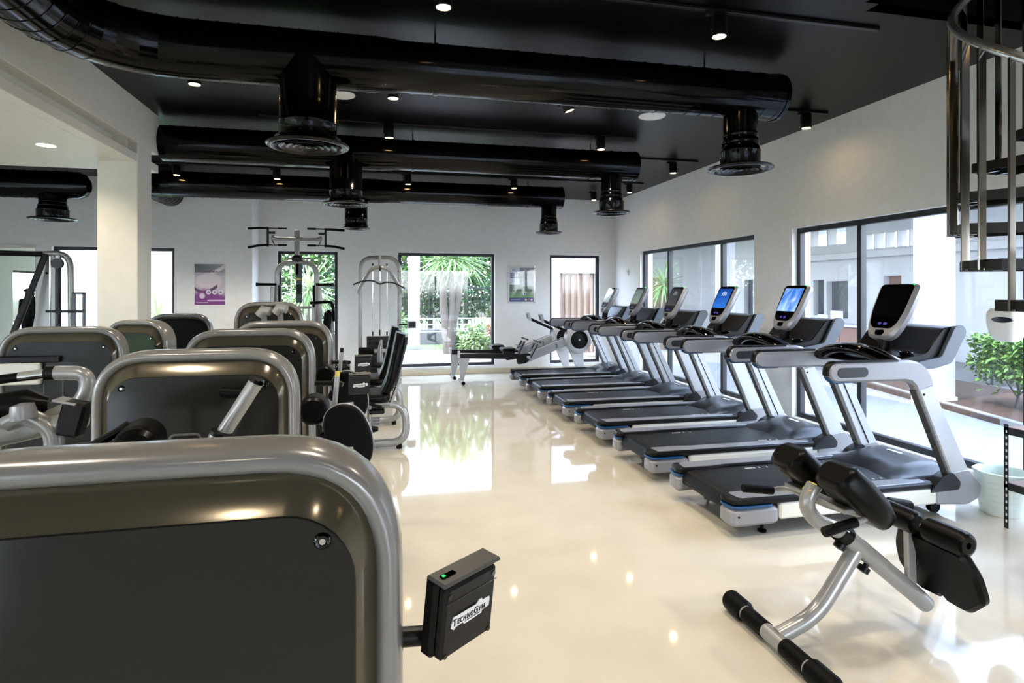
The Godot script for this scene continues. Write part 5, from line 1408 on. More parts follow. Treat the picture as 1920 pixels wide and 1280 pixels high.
func wall_things() -> void:
	var nz := FastNoiseLite.new()
	nz.seed = 3
	nz.frequency = 0.03
	var spa := picture(160, 240, func(u: float, v: float) -> Color:
		var c := Color(0.55, 0.53, 0.56).lerp(Color(0.80, 0.76, 0.80), smoothstep(0.0, 0.35, v))
		if v < 0.2: c = Color(0.38, 0.38, 0.41).lerp(Color(0.62, 0.62, 0.64), u)
		var back := Vector2((u - 0.48) / 0.44, (v - 0.42) / 0.2).length()
		c = c.lerp(Color(0.89, 0.84, 0.86), smoothstep(1.15, 0.8, back))
		var arm := absf(v - (0.22 - (u - 0.6) * 0.42))
		if u > 0.5: c = c.lerp(Color(0.90, 0.85, 0.87), smoothstep(0.07, 0.03, arm))
		c = c.lerp(Color(0.32, 0.22, 0.34), smoothstep(0.06, 0.02, absf(v - 0.60 - 0.10 * sin(u * 5.0))) * (1.0 if u < 0.75 else 0.0))
		c = c.lerp(Color(0.48, 0.20, 0.50), smoothstep(0.62, 0.82, v + 0.08 * sin(u * 4.0)))
		c = c.lerp(Color(0.86, 0.78, 0.84), smoothstep(0.12, 0.07, Vector2(u - 0.25, (v - 0.78) * 1.3).length()))
		for q in [0.46, 0.66, 0.86]:
			var d := Vector2(u - q, (v - 0.69) * 1.5).length()
			if d < 0.085: c = Color(0.88, 0.86, 0.88) if d > 0.04 else Color(0.55, 0.5, 0.56)
		if v > 0.17 and v < 0.2 and u > 0.25 and u < 0.75 and nz.get_noise_2d(u * 900, 3) > -0.1: c = Color(0.47, 0.16, 0.45)
		if v > 0.88 and v < 0.915 and u > 0.42: c = Color(0.86, 0.72, 0.86)
		if v > 0.94 and v < 0.955 and u < 0.45 and u > 0.05: c = Color(0.9, 0.85, 0.9)
		return c)
	var p := thing("spa_poster", "purple massage poster on the grey wall right of the column", "poster", V(-2.72, 1.706, ZL + 0.004))
	var q := B.new()
	q.quad(V(-0.232, -0.337, 0.0045), V(0.232, -0.337, 0.0045), V(0.232, 0.337, 0.0045), V(-0.232, 0.337, 0.0045), V(0, 0, 1))
	part("print", q, poster_mat("spa_print", spa), p)
	part("backing", B.new().box(V(0, 0, 0), V(0.47, 0.68, 0.006), 0.001), M.white_plastic, p)
	var golf := picture(160, 216, func(u: float, v: float) -> Color:
		var c := Color(0.78, 0.82, 0.88)
		var k := nz.get_noise_2d(u * 260, v * 260)
		if u > 0.42 and v < 0.2: c = Color(0.42, 0.42, 0.45).lerp(Color(0.75, 0.76, 0.78), k * 0.5 + 0.5)
		if u > 0.36 and v > 0.16 and v < 0.34: c = Color(0.35, 0.43, 0.42).lerp(Color(0.62, 0.68, 0.66), k * 0.5 + 0.5)
		if u > 0.42 and v > 0.34 and v < 0.55: c = Color(0.42, 0.5, 0.5).lerp(Color(0.66, 0.70, 0.70), k * 0.5 + 0.5)
		if v > 0.5 and (u < 0.45 or v > 0.55): c = Color(0.16, 0.28, 0.22).lerp(Color(0.50, 0.60, 0.50), k * 0.5 + 0.5)
		if v > 0.7: c = Color(0.30, 0.46, 0.30).lerp(Color(0.52, 0.66, 0.46), k * 0.5 + 0.5)
		if v > 0.83 and v < 0.88: c = Color(0.42, 0.62, 0.36)
		if v > 0.88: c = Color(0.18, 0.22, 0.47)
		if v > 0.92 and v < 0.94 and u < 0.45 and u > 0.06: c = Color(0.6, 0.64, 0.8)
		for w in [[0.68, Color(0.85, 0.85, 0.6)], [0.8, Color(0.7, 0.25, 0.3)], [0.92, Color(0.85, 0.8, 0.85)]]:
			if Vector2(u - w[0], (v - 0.94) * 1.35).length() < 0.045: c = w[1]
		if u < 0.35 and u > 0.04 and ((v > 0.17 and v < 0.2) or (v > 0.22 and v < 0.25) or (v > 0.27 and v < 0.3)) and nz.get_noise_2d(u * 800, v * 20) > -0.25: c = Color(0.25, 0.30, 0.55)
		if u > 0.12 and u < 0.24 and v > 0.05 and v < 0.09: c = Color(0.6, 0.62, 0.7)
		var d := Vector2(u - 0.63, (v - 0.76) * 1.35).length()
		if d < 0.07: c = Color(0.85, 0.86, 0.9) if d > 0.05 else Color(0.30, 0.34, 0.45)
		return c)
	p = thing("framed_poster", "green and blue resort poster in a clear holder right of the big window", "poster", V(2.757, 1.72, ZB + 0.006))
	q = B.new()
	q.quad(V(-0.245, -0.335, 0.0052), V(0.245, -0.335, 0.0052), V(0.245, 0.335, 0.0052), V(-0.245, 0.335, 0.0052), V(0, 0, 1))
	part("print", q, poster_mat("golf_print", golf), p)
	part("backing", B.new().box(V(0, 0, 0), V(0.56, 0.74, 0.008), 0.002), M.white_plastic, p)
	part("clear_cover", B.new().box(V(0, 0, 0.012), V(0.56, 0.74, 0.0)), M.window_glass, p)
	for sx: float in [-1.0, 1.0]:
		for sy: float in [-1.0, 1.0]: part("standoff", B.new().rod(V(sx * 0.262, sy * 0.352, 0.0), V(sx * 0.262, sy * 0.352, 0.02), 0.009, 12), M.chrome, p)
	var s := thing("wall_thermostat", "small white oval controller on the right wall near the corner", "thermostat", V(XR - 0.001, 1.96, -10.616), -90)
	part("cover", B.new().prism(rrect(0.075, 0.12, 0.03), 0.02, xf(V(0, 0, 0.01)), 0.006), M.white_plastic, s)
	part("dial", B.new().rod(V(0, 0.01, 0.018), V(0, 0.01, 0.026), 0.018, 16), M.tm_silver, s)
	# mirror at the far left, a person reflected in it
	var m := thing("wall_mirror", "large frameless wall mirror at the far left, left of the cable machine", "mirror", V(-6.6, 0, ZL + 0.008))
	part("mirror_glass", B.new().box(V(0, 1.25, 0), V(2.74, 2.06, 0.012), 0.002), M.mirror, m)
	part("top_strip", B.new().box(V(0, 2.295, 0.002), V(2.76, 0.05, 0.02), 0.003), M.cream_paint, m)
	person()

func person() -> void:
	# one continuous surface: tapered capsules joined smoothly, meshed as surface nets
	var J := [[V(0, 0.98, 0), 0.13, V(0, 1.22, 0.01), 0.125], [V(0, 1.22, 0.01), 0.125, V(0, 1.36, 0), 0.13], [V(-0.17, 1.36, 0), 0.06, V(0.17, 1.36, 0), 0.06], [V(0, 1.38, 0), 0.055, V(0, 1.50, 0.01), 0.052], [V(0, 1.505, 0.015), 0.082, V(0, 1.56, 0.005), 0.088], [V(0, 1.50, 0.085), 0.018, V(0, 1.53, 0.09), 0.014]]
	for s: float in [-1.0, 1.0]:
		J.append_array([[V(s * 0.09, 0.95, 0), 0.095, V(s * 0.10, 0.52, 0.02), 0.06], [V(s * 0.10, 0.52, 0.02), 0.062, V(s * 0.105, 0.09, -0.01), 0.042], [V(s * 0.105, 0.05, -0.03), 0.045, V(s * 0.115, 0.035, 0.15), 0.034]])
		J.append_array([[V(s * 0.19, 1.36, 0), 0.056, V(s * 0.25, 1.10, -0.02), 0.042], [V(s * 0.25, 1.10, -0.02), 0.042, V(s * 0.25, 0.90, 0.06), 0.03], [V(s * 0.25, 0.89, 0.065), 0.034, V(s * 0.248, 0.81, 0.085), 0.026], [V(s * 0.093, 1.50, 0.0), 0.016, V(s * 0.095, 1.54, 0.0), 0.018]])
		for k in 4: J.append([V(s * 0.25, 0.82, 0.06 + 0.017 * k), 0.0095, V(s * 0.235, 0.735 + 0.012 * absf(k - 1.4), 0.075 + 0.018 * k), 0.008])
		J.append([V(s * 0.24, 0.87, 0.09), 0.011, V(s * 0.225, 0.80, 0.125), 0.009])
	var h := 0.021
	var lo := V(-0.4, -0.03, -0.25)
	var nx := 40
	var ny := 82
	var nzz := 26
	var F := PackedFloat32Array()
	F.resize(nx * ny * nzz)
	F.fill(1.0)
	for j in J:
		var mn: Vector3 = (j[0].min(j[2]) - Vector3.ONE * (maxf(j[1], j[3]) + 0.06) - lo) / h
		var mx: Vector3 = (j[0].max(j[2]) + Vector3.ONE * (maxf(j[1], j[3]) + 0.06) - lo) / h
		for x in range(maxi(0, int(mn.x)), mini(nx - 1, int(mx.x) + 1) + 1):
			for y in range(maxi(0, int(mn.y)), mini(ny - 1, int(mx.y) + 1) + 1):
				for z in range(maxi(0, int(mn.z)), mini(nzz - 1, int(mx.z) + 1) + 1):
					var p := lo + V(x, y, z) * h
					var ab: Vector3 = j[2] - j[0]
					var f: float = clampf((p - j[0]).dot(ab) / ab.length_squared(), 0.0, 1.0)
					var d: float = p.distance_to(j[0] + ab * f) - lerpf(j[1], j[3], f)
					var i := (x * ny + y) * nzz + z
					var k := 0.03
					var hh := clampf(0.5 + 0.5 * (F[i] - d) / k, 0.0, 1.0)
					F[i] = lerpf(F[i], d, hh) - k * hh * (1.0 - hh) if F[i] < 0.5 else d
	var cell := {}
	var body := B.new()
	for x in nx - 1:
		for y in ny - 1:
			for z in nzz - 1:
				var s := V(0, 0, 0)
				var c := 0
				for e in [[0, 0, 0, 1, 0, 0], [0, 0, 0, 0, 1, 0], [0, 0, 0, 0, 0, 1], [1, 0, 0, 1, 1, 0], [1, 0, 0, 1, 0, 1], [0, 1, 0, 1, 1, 0], [0, 1, 0, 0, 1, 1], [0, 0, 1, 1, 0, 1], [0, 0, 1, 0, 1, 1], [1, 1, 0, 1, 1, 1], [1, 0, 1, 1, 1, 1], [0, 1, 1, 1, 1, 1]]:
					var a: float = F[((x + e[0]) * ny + y + e[1]) * nzz + z + e[2]]
					var b: float = F[((x + e[3]) * ny + y + e[4]) * nzz + z + e[5]]
					if (a < 0.0) != (b < 0.0):
						s += V(x + e[0], y + e[1], z + e[2]).lerp(V(x + e[3], y + e[4], z + e[5]), a / (a - b))
						c += 1
				if c: cell[V(x, y, z)] = lo + s / c * h
	for g in cell:
		for ax in [[V(1, 0, 0), V(0, 1, 0), V(0, 0, 1)], [V(0, 1, 0), V(0, 0, 1), V(1, 0, 0)], [V(0, 0, 1), V(1, 0, 0), V(0, 1, 0)]]:
			var i0 := int((g.x * ny + g.y) * nzz + g.z)
			var o: Vector3 = g + ax[0]
			var i1 := int((o.x * ny + o.y) * nzz + o.z)
			if (F[i0] < 0.0) == (F[i1] < 0.0): continue
			var w := [g, g - ax[1], g - ax[1] - ax[2], g - ax[2]]
			if not w.all(func(u): return cell.has(u)): continue
			body.quad(cell[w[0]], cell[w[1]], cell[w[2]], cell[w[3]], ax[0] * (1.0 if F[i0] < 0.0 else -1.0))
	var t := thing("person", "person in dark clothes and cap, seen as a silhouette in the far left mirror", "person", V(-7.75, 0, -5.75), 195)
	mat("dark_clothes", Color(0.12, 0.12, 0.13), 0.8)
	part("body", body, M.dark_clothes, t)
	part("cap", B.new().loft([rr3(V(0, 1.585, 0.0), 0.098, 0.105), rr3(V(0, 1.62, 0.0), 0.092, 0.10), rr3(V(0, 1.655, 0.0), 0.05, 0.06)]), M.rubber, t)
	part("cap_brim", B.new().box(V(0, 1.59, 0.125), V(0.15, 0.01, 0.09), 0.004), M.rubber, t)

func leaf_mesh(l: float, w: float) -> ArrayMesh:
	var b := B.new()
	var n1 := V(0.3, 0.95, 0).normalized()
	var n2 := V(-0.3, 0.95, 0).normalized()
	var tip := V(0, -0.12 * l, l)
	b.tri(V(0, 0, 0), V(w / 2, 0.02 * l, l * 0.45), V(0, -0.03 * l, l * 0.5), n1, n1, n1)
	b.tri(V(w / 2, 0.02 * l, l * 0.45), tip, V(0, -0.03 * l, l * 0.5), n1, n1, n1)
	b.tri(V(0, 0, 0), V(-w / 2, 0.02 * l, l * 0.45), V(0, -0.03 * l, l * 0.5), n2, n2, n2)
	b.tri(V(-w / 2, 0.02 * l, l * 0.45), tip, V(0, -0.03 * l, l * 0.5), n2, n2, n2)
	return b.mesh()

func leaf_mat(called: String, c: Color) -> StandardMaterial3D:
	var m := mat(called, c, 0.45)
	m.vertex_color_use_as_albedo = true
	m.backlight_enabled = true
	m.backlight = Color(0.5, 0.5, 0.35)
	return m

func leaves(parent: Node3D, called: String, n: int, msh: Mesh, m: Material, place: Callable) -> void:
	var mm := MultiMesh.new()
	mm.transform_format = MultiMesh.TRANSFORM_3D
	mm.use_colors = true
	mm.mesh = msh
	mm.instance_count = n
	for i in n:
		var p: Vector3 = place.call()
		var bs := Basis.from_euler(V(rng.randf_range(-1.0, 0.9), rng.randf_range(0, TAU), rng.randf_range(-0.6, 0.6))).scaled(Vector3.ONE * rng.randf_range(0.7, 1.3))
		mm.set_instance_transform(i, Transform3D(bs, p))
		var g := rng.randf_range(0.6, 1.15)
		mm.set_instance_color(i, Color(g * rng.randf_range(0.85, 1.15), g, g * rng.randf_range(0.7, 1.0)))
	var o := MultiMeshInstance3D.new()
	o.name = called
	o.multimesh = mm
	o.material_override = m
	o.set_meta("kind", "stuff")
	parent.add_child(o, true)

func in_ball(c: Vector3, r: Vector3) -> Vector3:
	var d := V(rng.randfn(), rng.randfn(), rng.randfn()).normalized()
	return c + d * r * pow(rng.randf(), 0.28)

func blade(len: float, w: float, droop: float) -> ArrayMesh:
	# long narrow leaf, keeled and arching
	var b := B.new()
	var pts := []
	for k in 6:
		var f := k / 5.0
		pts.append([V(0, -droop * f * f * len, f * len), w * (1.0 - pow(f, 2.2)) * (0.6 + 0.8 * minf(f * 3.0, 1.0)) * 0.6 + 0.001])
	for k in 5:
		for s: float in [-1.0, 1.0]:
			var a: Vector3 = pts[k][0]
			var c: Vector3 = pts[k + 1][0]
			var a2: Vector3 = a + V(s * pts[k][1], 0.25 * pts[k][1], 0)
			var c2: Vector3 = c + V(s * pts[k + 1][1], 0.25 * pts[k + 1][1], 0)
			var nn := V(-s * 0.25, 1, 0.3).normalized()
			b.tri(a, c, c2, nn, nn, nn)
			b.tri(a, c2, a2, nn, nn, nn)
	return b.mesh()

func crown(t: Node3D, c: Vector3, n: int, len: float, lo := -0.5) -> void:
	var kinds := [blade(len, 0.03, 0.12), blade(len * 0.9, 0.028, 0.28), blade(len * 1.05, 0.03, 0.45)]
	for i in n:
		var el := lerpf(1.4, lo, sqrt(float(i) / n)) + rng.randf_range(-0.1, 0.1)
		var o := part("leaf", kinds[i % 3], M["yucca_leaf_%d" % (i % 2)], t)
		o.transform = Transform3D(Basis.from_euler(V(-el, i * 2.39996 + rng.randf_range(-0.2, 0.2), 0)), c + V(0, 0.05 - 0.004 * i / 4.0, 0))

func shrub(called: String, label: String, at: Vector3, r: Vector3, n: int, m: Material, cat := "shrub") -> void:
	var t := thing(called, label, cat, at)
	part("stem", B.new().rod(V(0, -0.02, 0), V(0, r.y, 0), 0.03, 8), M.bark, t)
	leaves(t, "foliage", n, M_leaf, m, func(): return in_ball(V(0, r.y, 0), r))

var M_leaf: Mesh
var M_tree: Mesh

func tree(label: String, at: Vector3, h: float, r: float, n: int, m: Material, group := "") -> void:
	var t := thing("garden_tree", label, "tree", at, 0, group)
	part("trunk", B.new().sweep([V(0, -0.05, 0), V(0.05, h * 0.4, 0.03), V(0, h * 0.75, 0)], [0.1, 0.08, 0.05], {"sides": 10}), M.bark, t)
	for k in 3:
		var a := TAU * k / 3.0 + h
		part("branch", B.new().sweep([V(0.04, h * 0.38, 0.02), V(cos(a) * r * 0.4, h * 0.55, sin(a) * r * 0.4), V(cos(a) * r * 0.7, h * 0.75, sin(a) * r * 0.7)], [0.05, 0.04, 0.02], {"sides": 8}), M.bark, t)
	leaves(t, "foliage", n, M_tree, m, func(): return in_ball(V(0, h * 0.6, 0), V(r, h * 0.5, r)))

func garden_back() -> void:
	grain(mat("lawn", Color(0.36, 0.48, 0.20), 0.9), 0.05, Color(0.7, 0.75, 0.6), Color(1, 1, 1), 1.0, 21)
	grain(mat("paver", Color(0.76, 0.70, 0.68), 0.8), 0.05, Color(0.85, 0.85, 0.85), Color(1, 1, 1), 1.2, 22)
	grain(mat("concrete", Color(0.54, 0.535, 0.52), 0.85), 0.06, Color(0.85, 0.85, 0.85), Color(1, 1, 1), 0.8, 23)
	grain(mat("gravel", Color(0.62, 0.59, 0.55), 0.9), 0.15, Color(0.5, 0.5, 0.5), Color(1, 1, 1), 1.5, 24)
	grain(mat("mulch", Color(0.40, 0.29, 0.22), 0.95), 0.12, Color(0.35, 0.35, 0.35), Color(1, 1, 1), 2.0, 25)
	grain(mat("bark", Color(0.48, 0.43, 0.38), 0.9), 0.06, Color(0.55, 0.55, 0.55), Color(1, 1, 1), 2.5, 26)
	mat("white_wall", Color(0.78, 0.78, 0.78), 0.7)
	mat("dark_wall", Color(0.20, 0.20, 0.21), 0.8)
	mat("fence_black", Color(0.06, 0.065, 0.06), 0.5)
	mat("door_wood", Color(0.50, 0.40, 0.32), 0.5)
	leaf_mat("leaf_green", Color(0.40, 0.55, 0.26))
	leaf_mat("leaf_deep", Color(0.25, 0.40, 0.24))
	leaf_mat("leaf_pale", Color(0.58, 0.66, 0.48))
	leaf_mat("leaf_pink", Color(0.75, 0.50, 0.45))
	for k in 2:
		var m := mat("yucca_leaf_%d" % k, [Color(0.42, 0.56, 0.32), Color(0.55, 0.66, 0.44)][k], 0.4)
		m.backlight_enabled = true
		m.backlight = Color(0.45, 0.5, 0.3)
	M_leaf = leaf_mesh(0.13, 0.06)
	M_tree = leaf_mesh(0.26, 0.12)
	structure("ground_garden", B.new().box(V(-1.0, -0.16, -24.0), V(40, 0.2, 24.8)), M.lawn)
	structure("ground_gravel", B.new().box(V(1.2, -0.05, -15.4), V(5.4, 0.06, 1.9)), M.gravel)
	# terrace of large pavers
	var ter := Node3D.new()
	ter.name = "floor_terrace"
	add_child(ter)
	ter.set_meta("kind", "structure")
	part("bedding", B.new().box(V(0.6, -0.045, -12.95), V(9.6, 0.03, 2.7)), M.gravel, ter)
	var slab := B.new().box(Vector3.ZERO, V(0.885, 0.04, 0.435), 0.008).mesh()
	for i in 10:
		for j in 6:
			var o := part("paver", slab, M.paver, ter)
			o.position = V(-3.6 + 0.9 * i + (0.45 if j % 2 else 0.0), -0.012 + rng.randf_range(-0.003, 0.003), -11.83 - 0.45 * j)
	# white pillar
	var p := thing("garden_pillar", "white square pillar outside the big back window, left of the yucca", "pillar", V(0.99, 0, -16.7))
	part("shaft", B.new().box(V(0, 1.75, 0), V(0.3, 3.5, 0.3), 0.01), M.white_wall, p)
	part("plinth", B.new().box(V(0, 0.03, 0), V(0.36, 0.12, 0.36), 0.01), M.concrete, p)
	# yuccas
	var y := thing("yucca_tree", "yucca with three pale trunks in the middle of the big back window", "tree", V(1.78, 0, -15.3))
	part("trunk", B.new().sweep([V(0.0, -0.05, 0), V(-0.02, 0.3, 0), V(-0.12, 1.2, 0.0), V(-0.17, 2.25, 0.0)], [0.16, 0.12, 0.1, 0.07], {"sides": 14}), M.bark, y)
	part("trunk", B.new().sweep([V(0.03, -0.05, 0.05), V(0.05, 0.5, 0.06), V(0.10, 1.2, 0.05), V(0.10, 2.3, 0.0)], [0.12, 0.09, 0.075, 0.06], {"sides": 14}), M.bark, y)
	part("trunk", B.new().sweep([V(0.05, -0.05, -0.05), V(0.13, 0.7, -0.05), V(0.28, 1.5, -0.05), V(0.36, 2.25, -0.02)], [0.14, 0.1, 0.09, 0.07], {"sides": 14}), M.bark, y)
	crown(y, V(-0.2, 2.35, 0.0), 70, 0.95)
	crown(y, V(0.12, 2.42, 0.15), 90, 0.85)
	crown(y, V(0.42, 2.35, 0.0), 70, 0.95)
	y = thing("yucca_tree", "yucca filling the narrow back window behind the pull-up machine", "tree", V(-1.55, 0, -14.3))
	part("trunk", B.new().sweep([V(0, -0.05, 0), V(0.04, 0.8, 0), V(0.02, 1.5, 0)], [0.13, 0.1, 0.08], {"sides": 12}), M.bark, y)
	crown(y, V(0.02, 1.62, 0.0), 110, 0.95, -0.8)
	y = thing("yucca_tree", "low palm outside the left window, right of the column", "tree", V(-4.35, 0, -13.2))
	part("trunk", B.new().sweep([V(0, -0.05, 0), V(0.0, 0.5, 0), V(0.02, 0.9, 0)], [0.13, 0.11, 0.09], {"sides": 12}), M.bark, y)
	crown(y, V(0.02, 1.0, 0.0), 90, 0.8, -0.7)
	# white boundary wall left, far
	tag(part("boundary_wall", B.new().box(V(-7.5, 1.6, -17.0), V(9.0, 3.3, 0.25), 0.01), M.white_wall, self), "tall white boundary wall outside the left window", "wall")
	# low wall with rails
	tag(part("low_wall", B.new().box(V(1.8, 0.14, -18.5), V(7.0, 0.5, 0.3), 0.01), M.dark_wall, self), "low dark garden wall behind the yucca", "wall")
	var rl := thing("rail_fence", "white horizontal rails above the low dark garden wall", "fence", V(1.8, 0, -18.2))
	for h in [0.34, 0.56, 0.74]: part("rail", B.new().rod(V(-3.4, h, 0), V(3.4, h, 0), 0.018, 8), M.white_wall, rl)
	for k in 6: part("rail_post", B.new().box(V(-3.3 + 1.32 * k, 0.38, -0.03), V(0.05, 0.8, 0.03), 0.004), M.dark_wall, rl)
	var fe := thing("bar_fence", "black vertical bar fence in front of the trees", "fence", V(1.8, 0, -20.2))
	for k in 72: part("bar", B.new().box(V(-4.3 + 0.12 * k, 0.9, 0), V(0.018, 1.8, 0.018), 0.002), M.fence_black, fe)
	for h in [0.2, 1.7]: part("fence_rail", B.new().box(V(0, h, 0.02), V(8.7, 0.05, 0.02), 0.003), M.fence_black, fe)
	# shrubs and trees
	shrub("round_shrub", "rounded pale green shrub low in the right of the big back window", V(2.42, -0.05, -14.75), V(0.42, 0.30, 0.36), 1600, M.leaf_pale)
	shrub("round_shrub", "larger pale shrub behind the rounded one in the big back window", V(2.75, -0.05, -16.2), V(0.75, 0.36, 0.5), 1600, M.leaf_pale)
	shrub("round_shrub", "small leafy shrub at the yucca's foot", V(2.05, -0.05, -15.6), V(0.3, 0.25, 0.25), 500, M.leaf_green)
	shrub("pink_bromeliad", "pinkish spiky plant at the right edge of the big back window", V(3.0, 0.05, -15.6), V(0.22, 0.3, 0.2), 240, M.leaf_pink, "plant")
	shrub("grass_clump", "grass clump left of the pillar in the big back window", V(0.4, -0.05, -17.2), V(0.5, 0.6, 0.4), 700, M.leaf_green, "plant")
	var lab := ["dense dark tree behind the fence, left of the white pillar", "dense tree behind the fence just right of the pillar", "deep green tree behind the yucca trunks", "bright leafy tree right of the yucca", "tall tree at the right edge of the big back window", "tree behind the yucca of the narrow window", "tall tree left of the narrow window's yucca", "tree seen between narrow and big back windows"]
	var xs := [-0.6, 1.0, 2.0, 3.2, 4.6, -3.6, -6.6, -2.1]
	for k in 8: tree(lab[k], V(xs[k], -0.05, -22.0 - 0.7 * (k % 3)), 4.2 + 0.5 * (k % 2), 1.5, 2600, [M.leaf_deep, M.leaf_green, M.leaf_deep][k % 3], "trees behind the garden fence")
	# annex with curtained door, seen through the right back window
	var an := thing("white_annex", "white annex with tall tan curtained door outside the right back window", "building", V(4.85, 0, -14.6))
	part("wall", holed(B.new(), V(-0.95, -0.05, 0.6), V(1, 0, 0), 2.3, 3.6, V(0, 0, 1), 0.25, [Rect2(0.5, 0.09, 0.95, 2.0)]), M.white_wall, an)
	part("door_frame", B.new().prism(poly([Vector2(-0.46, 0.03), Vector2(0.51, 0.03), Vector2(0.51, 2.05), Vector2(-0.46, 2.05)]), 0.03, xf(V(0, 0, 0.40))), M.door_wood, an)
	for k in 6:
		part("curtain_fold", B.new().rod(V(-0.4 + 0.165 * k, 0.06, 0.44), V(-0.4 + 0.165 * k, 2.0, 0.44), 0.05, 10), mat("curtain_tan", Color(0.56, 0.47, 0.39), 0.8) if k == 0 else M.curtain_tan, an)

func lounge_chair(label: String, at: Vector3, turn: float) -> void:
	var t := thing("lounge_armchair", label, "armchair", at, turn, "grey armchairs on the patio")
	part("seat", B.new().box(V(0, 0.3, 0), V(0.62, 0.22, 0.62), 0.04), M.sofa_grey, t)
	part("backrest", B.new().box(V(0, 0.78, -0.31), V(0.7, 0.95, 0.12), 0.05, Basis(V(1, 0, 0), -0.12)), M.sofa_grey, t)
	for s: float in [-1.0, 1.0]: part("armrest", B.new().box(V(s * 0.36, 0.42, 0), V(0.1, 0.42, 0.62), 0.04), M.sofa_grey, t)
	for s: float in [-1.0, 1.0]:
		for z in [-0.26, 0.26]: part("leg", B.new().rod(V(s * 0.3, 0, z), V(s * 0.3, 0.2, z), 0.02, 8), M.frame_dark, t)

func patio_right() -> void:
	mat("sofa_grey", Color(0.52, 0.53, 0.56), 0.8)
	mat("counter_wood", Color(0.52, 0.38, 0.32), 0.45)
	mat("opening_dark", Color(0.22, 0.24, 0.27), 0.4)
	structure("ground_patio", B.new().box(V(11.0, -0.13, -7.0), V(12.1, 0.2, 34.0)), M.concrete)
	# hedge bed with its kerb
	var e0 := V(7.62, 0, -6.44)
	var e1 := V(7.0, 0, -4.3)
	var dirv := (e1 - e0).normalized()
	var nrm := V(-dirv.z, 0, dirv.x)
	if nrm.x < 0: nrm = -nrm
	structure("ground_bed", B.new().prism(PackedVector2Array([Vector2(e0.x + 0.74, e0.z - 3.1), Vector2(e1.x, e1.z), Vector2(e1.x + 2.4, e1.z + 0.4), Vector2(e0.x + 2.4, e0.z - 3.1)]), 0.08, Transform3D(Basis(V(1, 0, 0), V(0, 0, 1), V(0, -1, 0)), V(0, 0.0, 0))), M.mulch)
	structure("trim_kerb", B.new().bar(e0 - dirv * 3.2 + V(0, 0.0, 0), e1 + V(0, 0.0, 0), 0.08, 0.12, 0.01), M.concrete)
	var h := thing("clipped_hedge", "clipped green hedge on thin stems in a mulch bed outside the right window", "hedge", Vector3.ZERO)
	for k in 7:
		var b: Vector3 = e0.lerp(e1, k / 6.0) + nrm * (0.75 + 0.1 * (k % 2))
		part("stem", B.new().sweep([b, b + V(0.03, 0.25, 0.02), b + V(-0.03, 0.6, -0.02)], [0.022, 0.018, 0.012], {"sides": 8}), M.bark, h)
		for s: float in [-1.0, 1.0]: part("twig", B.new().sweep([b + V(0.02, 0.18, 0), b + dirv * 0.2 * s + V(0, 0.36, 0.03), b + dirv * 0.3 * s + V(0, 0.55, 0)], [0.012, 0.009, 0.006], {"sides": 6}), M.bark, h)
	leaves(h, "foliage", 17000, leaf_mesh(0.08, 0.05), M.leaf_green, func():
		var f := rng.randf_range(-0.16, 1.0)
		var y := 0.96 - 0.52 * pow(rng.randf(), 1.6)
		return e0.lerp(e1, f) + nrm * (0.35 + rng.randf() * 1.0) + V(0, y + rng.randf_range(-0.05, 0.05) - (0.25 * rng.randf() if rng.randf() < 0.1 else 0.0), 0))
	# columns of the covered walk
	for w in [[V(7.85, 0, -6.99), "white patio column behind the nearest treadmill's console"], [V(8.9, 0, -13.9), "far white patio column beside the reception counter"]]:
		var c := thing("patio_column", w[1], "column", w[0], 0, "white columns of the patio")
		part("shaft", B.new().box(V(0, 1.75, 0), V(0.36, 3.6, 0.36), 0.01), M.white_wall, c)
		part("base_block", B.new().box(V(0, 0.02, 0), V(0.40, 0.14, 0.40), 0.01), M.white_wall, c)
	# reception building beyond the patio
	var g := thing("reception_building", "white reception building with clerestory windows across the patio", "building", Vector3.ZERO)
	var o := V(13.0, -0.05, -8.0)
	var holes := [Rect2(4.481, 1.76, 0.54, 0.28), Rect2(6.23, 0.86, 0.82, 1.07), Rect2(7.16, 0.9, 0.44, 1.08), Rect2(10.58, 0.8, 0.53, 1.24)]
	for k in 5: holes.append(Rect2(3.9 + 0.36 * k, 2.78, 0.33, 0.42))
	for k in 2: holes.append(Rect2(6.3 + 0.75 * k, 3.0, 0.68, 0.5))
	part("wall", holed(B.new(), o, V(0, 0, -1), 14.0, 4.3, V(-1, 0, 0), 0.3, holes), M.white_wall, g)
	for k in 4:
		var r: Rect2 = holes[k]
		part("window", B.new().box(V(13.2, r.get_center().y - 0.05, -8.0 - r.get_center().x), V(0.03, r.size.y, r.size.x)), M.opening_dark if k > 0 else M.counter_wood, g)
	for k in range(4, holes.size()):
		var r: Rect2 = holes[k]
		part("clerestory_pane", B.new().box(V(13.12, r.get_center().y - 0.05, -8.0 - r.get_center().x), V(0.0, r.size.y, r.size.x)), M.window_glass, g)
	part("beam", B.new().box(V(12.9, 2.58, -13.0), V(0.3, 0.18, 9.0), 0.01), M.white_wall, g)
	part("roof", B.new().box(V(14.2, 4.25, -15.0), V(2.4, 0.15, 14.0), 0.01), M.white_wall, g)
	part("walk_roof", B.new().box(V(10.5, 3.55, -14.6), V(8.0, 0.16, 15.6), 0.01), M.white_wall, g)
	part("side_wall", B.new().box(V(11.6, 2.0, -22.2), V(3.0, 4.2, 0.3), 0.01), M.white_wall, g)
	var ct := thing("reception_counter", "reception counter with white top and red-brown wood front", "counter", V(10.7, 0, -12.0))
	part("top", B.new().box(V(0, 0.80, 0), V(0.6, 0.05, 1.7), 0.008), M.white_wall, ct)
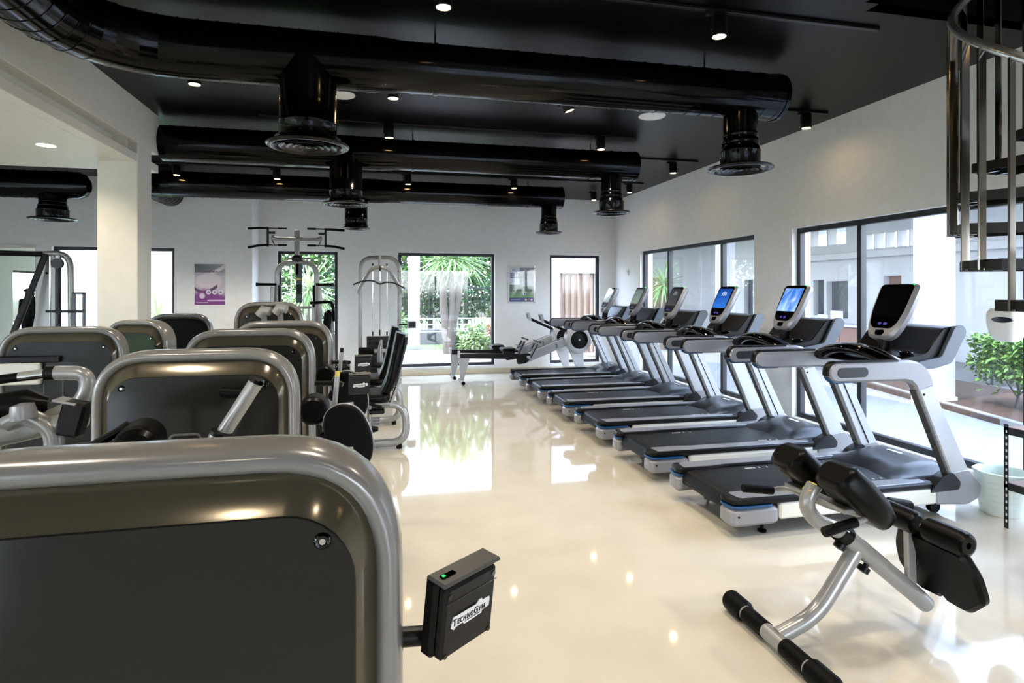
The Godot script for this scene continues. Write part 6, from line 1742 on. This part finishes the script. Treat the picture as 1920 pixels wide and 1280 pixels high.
	for k in 3: part("front_panel", B.new().box(V(-0.2, 0.375, -0.53 + 0.53 * k), V(0.04, 0.80, 0.51), 0.006), M.counter_wood, ct)
	part("body", B.new().box(V(0.05, 0.375, 0), V(0.45, 0.80, 1.6), 0.004), M.white_wall, ct)
	for w in [[V(10.6, 0.825, -12.35), V(0.1, 0.2, 0.34), "short white box on the reception counter"], [V(10.6, 0.825, -11.95), V(0.1, 0.3, 0.30), "taller white box on the reception counter"]]:
		tag(part("counter_box", B.new().box(w[0] + V(0, w[1].y / 2, 0), w[1], 0.006), M.white_wall, self), w[2], "box", "white boxes on the reception counter")
	lounge_chair("left grey armchair behind the hedge", V(10.6, 0, -7.9), -60)
	lounge_chair("right grey armchair behind the hedge", V(10.9, 0, -6.95), -70)
	tag(part("patio_wall", B.new().box(V(13.0, 2.0, -4.0), V(0.3, 4.2, 8.0), 0.01), M.white_wall, self), "plain bright white wall behind the armchairs on the patio", "wall")
	var y := thing("yucca_tree", "pale palm reflected leaves outside the far right window", "tree", V(7.7, 0, -15.0))
	part("trunk", B.new().sweep([V(0, -0.05, 0), V(0.02, 0.8, 0), V(0.0, 1.6, 0)], [0.13, 0.1, 0.08], {"sides": 12}), M.bark, y)
	crown(y, V(0, 1.75, 0), 80, 0.9, -0.7)
	y.set_meta("label", "palm outside the left pane of the far right window")
	tag(part("tan_screen", B.new().box(V(9.4, 1.0, -19.0), V(1.4, 2.1, 0.1), 0.01), M.door_wood, self), "tan timber screen outside the far right window", "screen")

func garden_left() -> void:
	structure("ground_lawn_left", B.new().box(V(-14.9, -0.16, -3.0), V(12.0, 0.2, 17.0)), M.lawn)
	structure("ground_front", B.new().box(V(-2.0, -0.16, 12.0), V(34.0, 0.2, 12.2)), M.concrete)
	var y := thing("yucca_tree", "palm outside the left wall window, seen only in the mirror", "tree", V(-10.6, 0, -3.9))
	part("trunk", B.new().sweep([V(0, -0.05, 0), V(0.02, 0.6, 0), V(0.0, 1.0, 0)], [0.13, 0.1, 0.08], {"sides": 12}), M.bark, y)
	crown(y, V(0, 1.15, 0), 70, 1.0, -0.7)
	tree("leafy tree outside the left wall window, seen only in the mirror", V(-12.5, -0.05, -3.0), 3.6, 1.6, 2200, M.leaf_green)
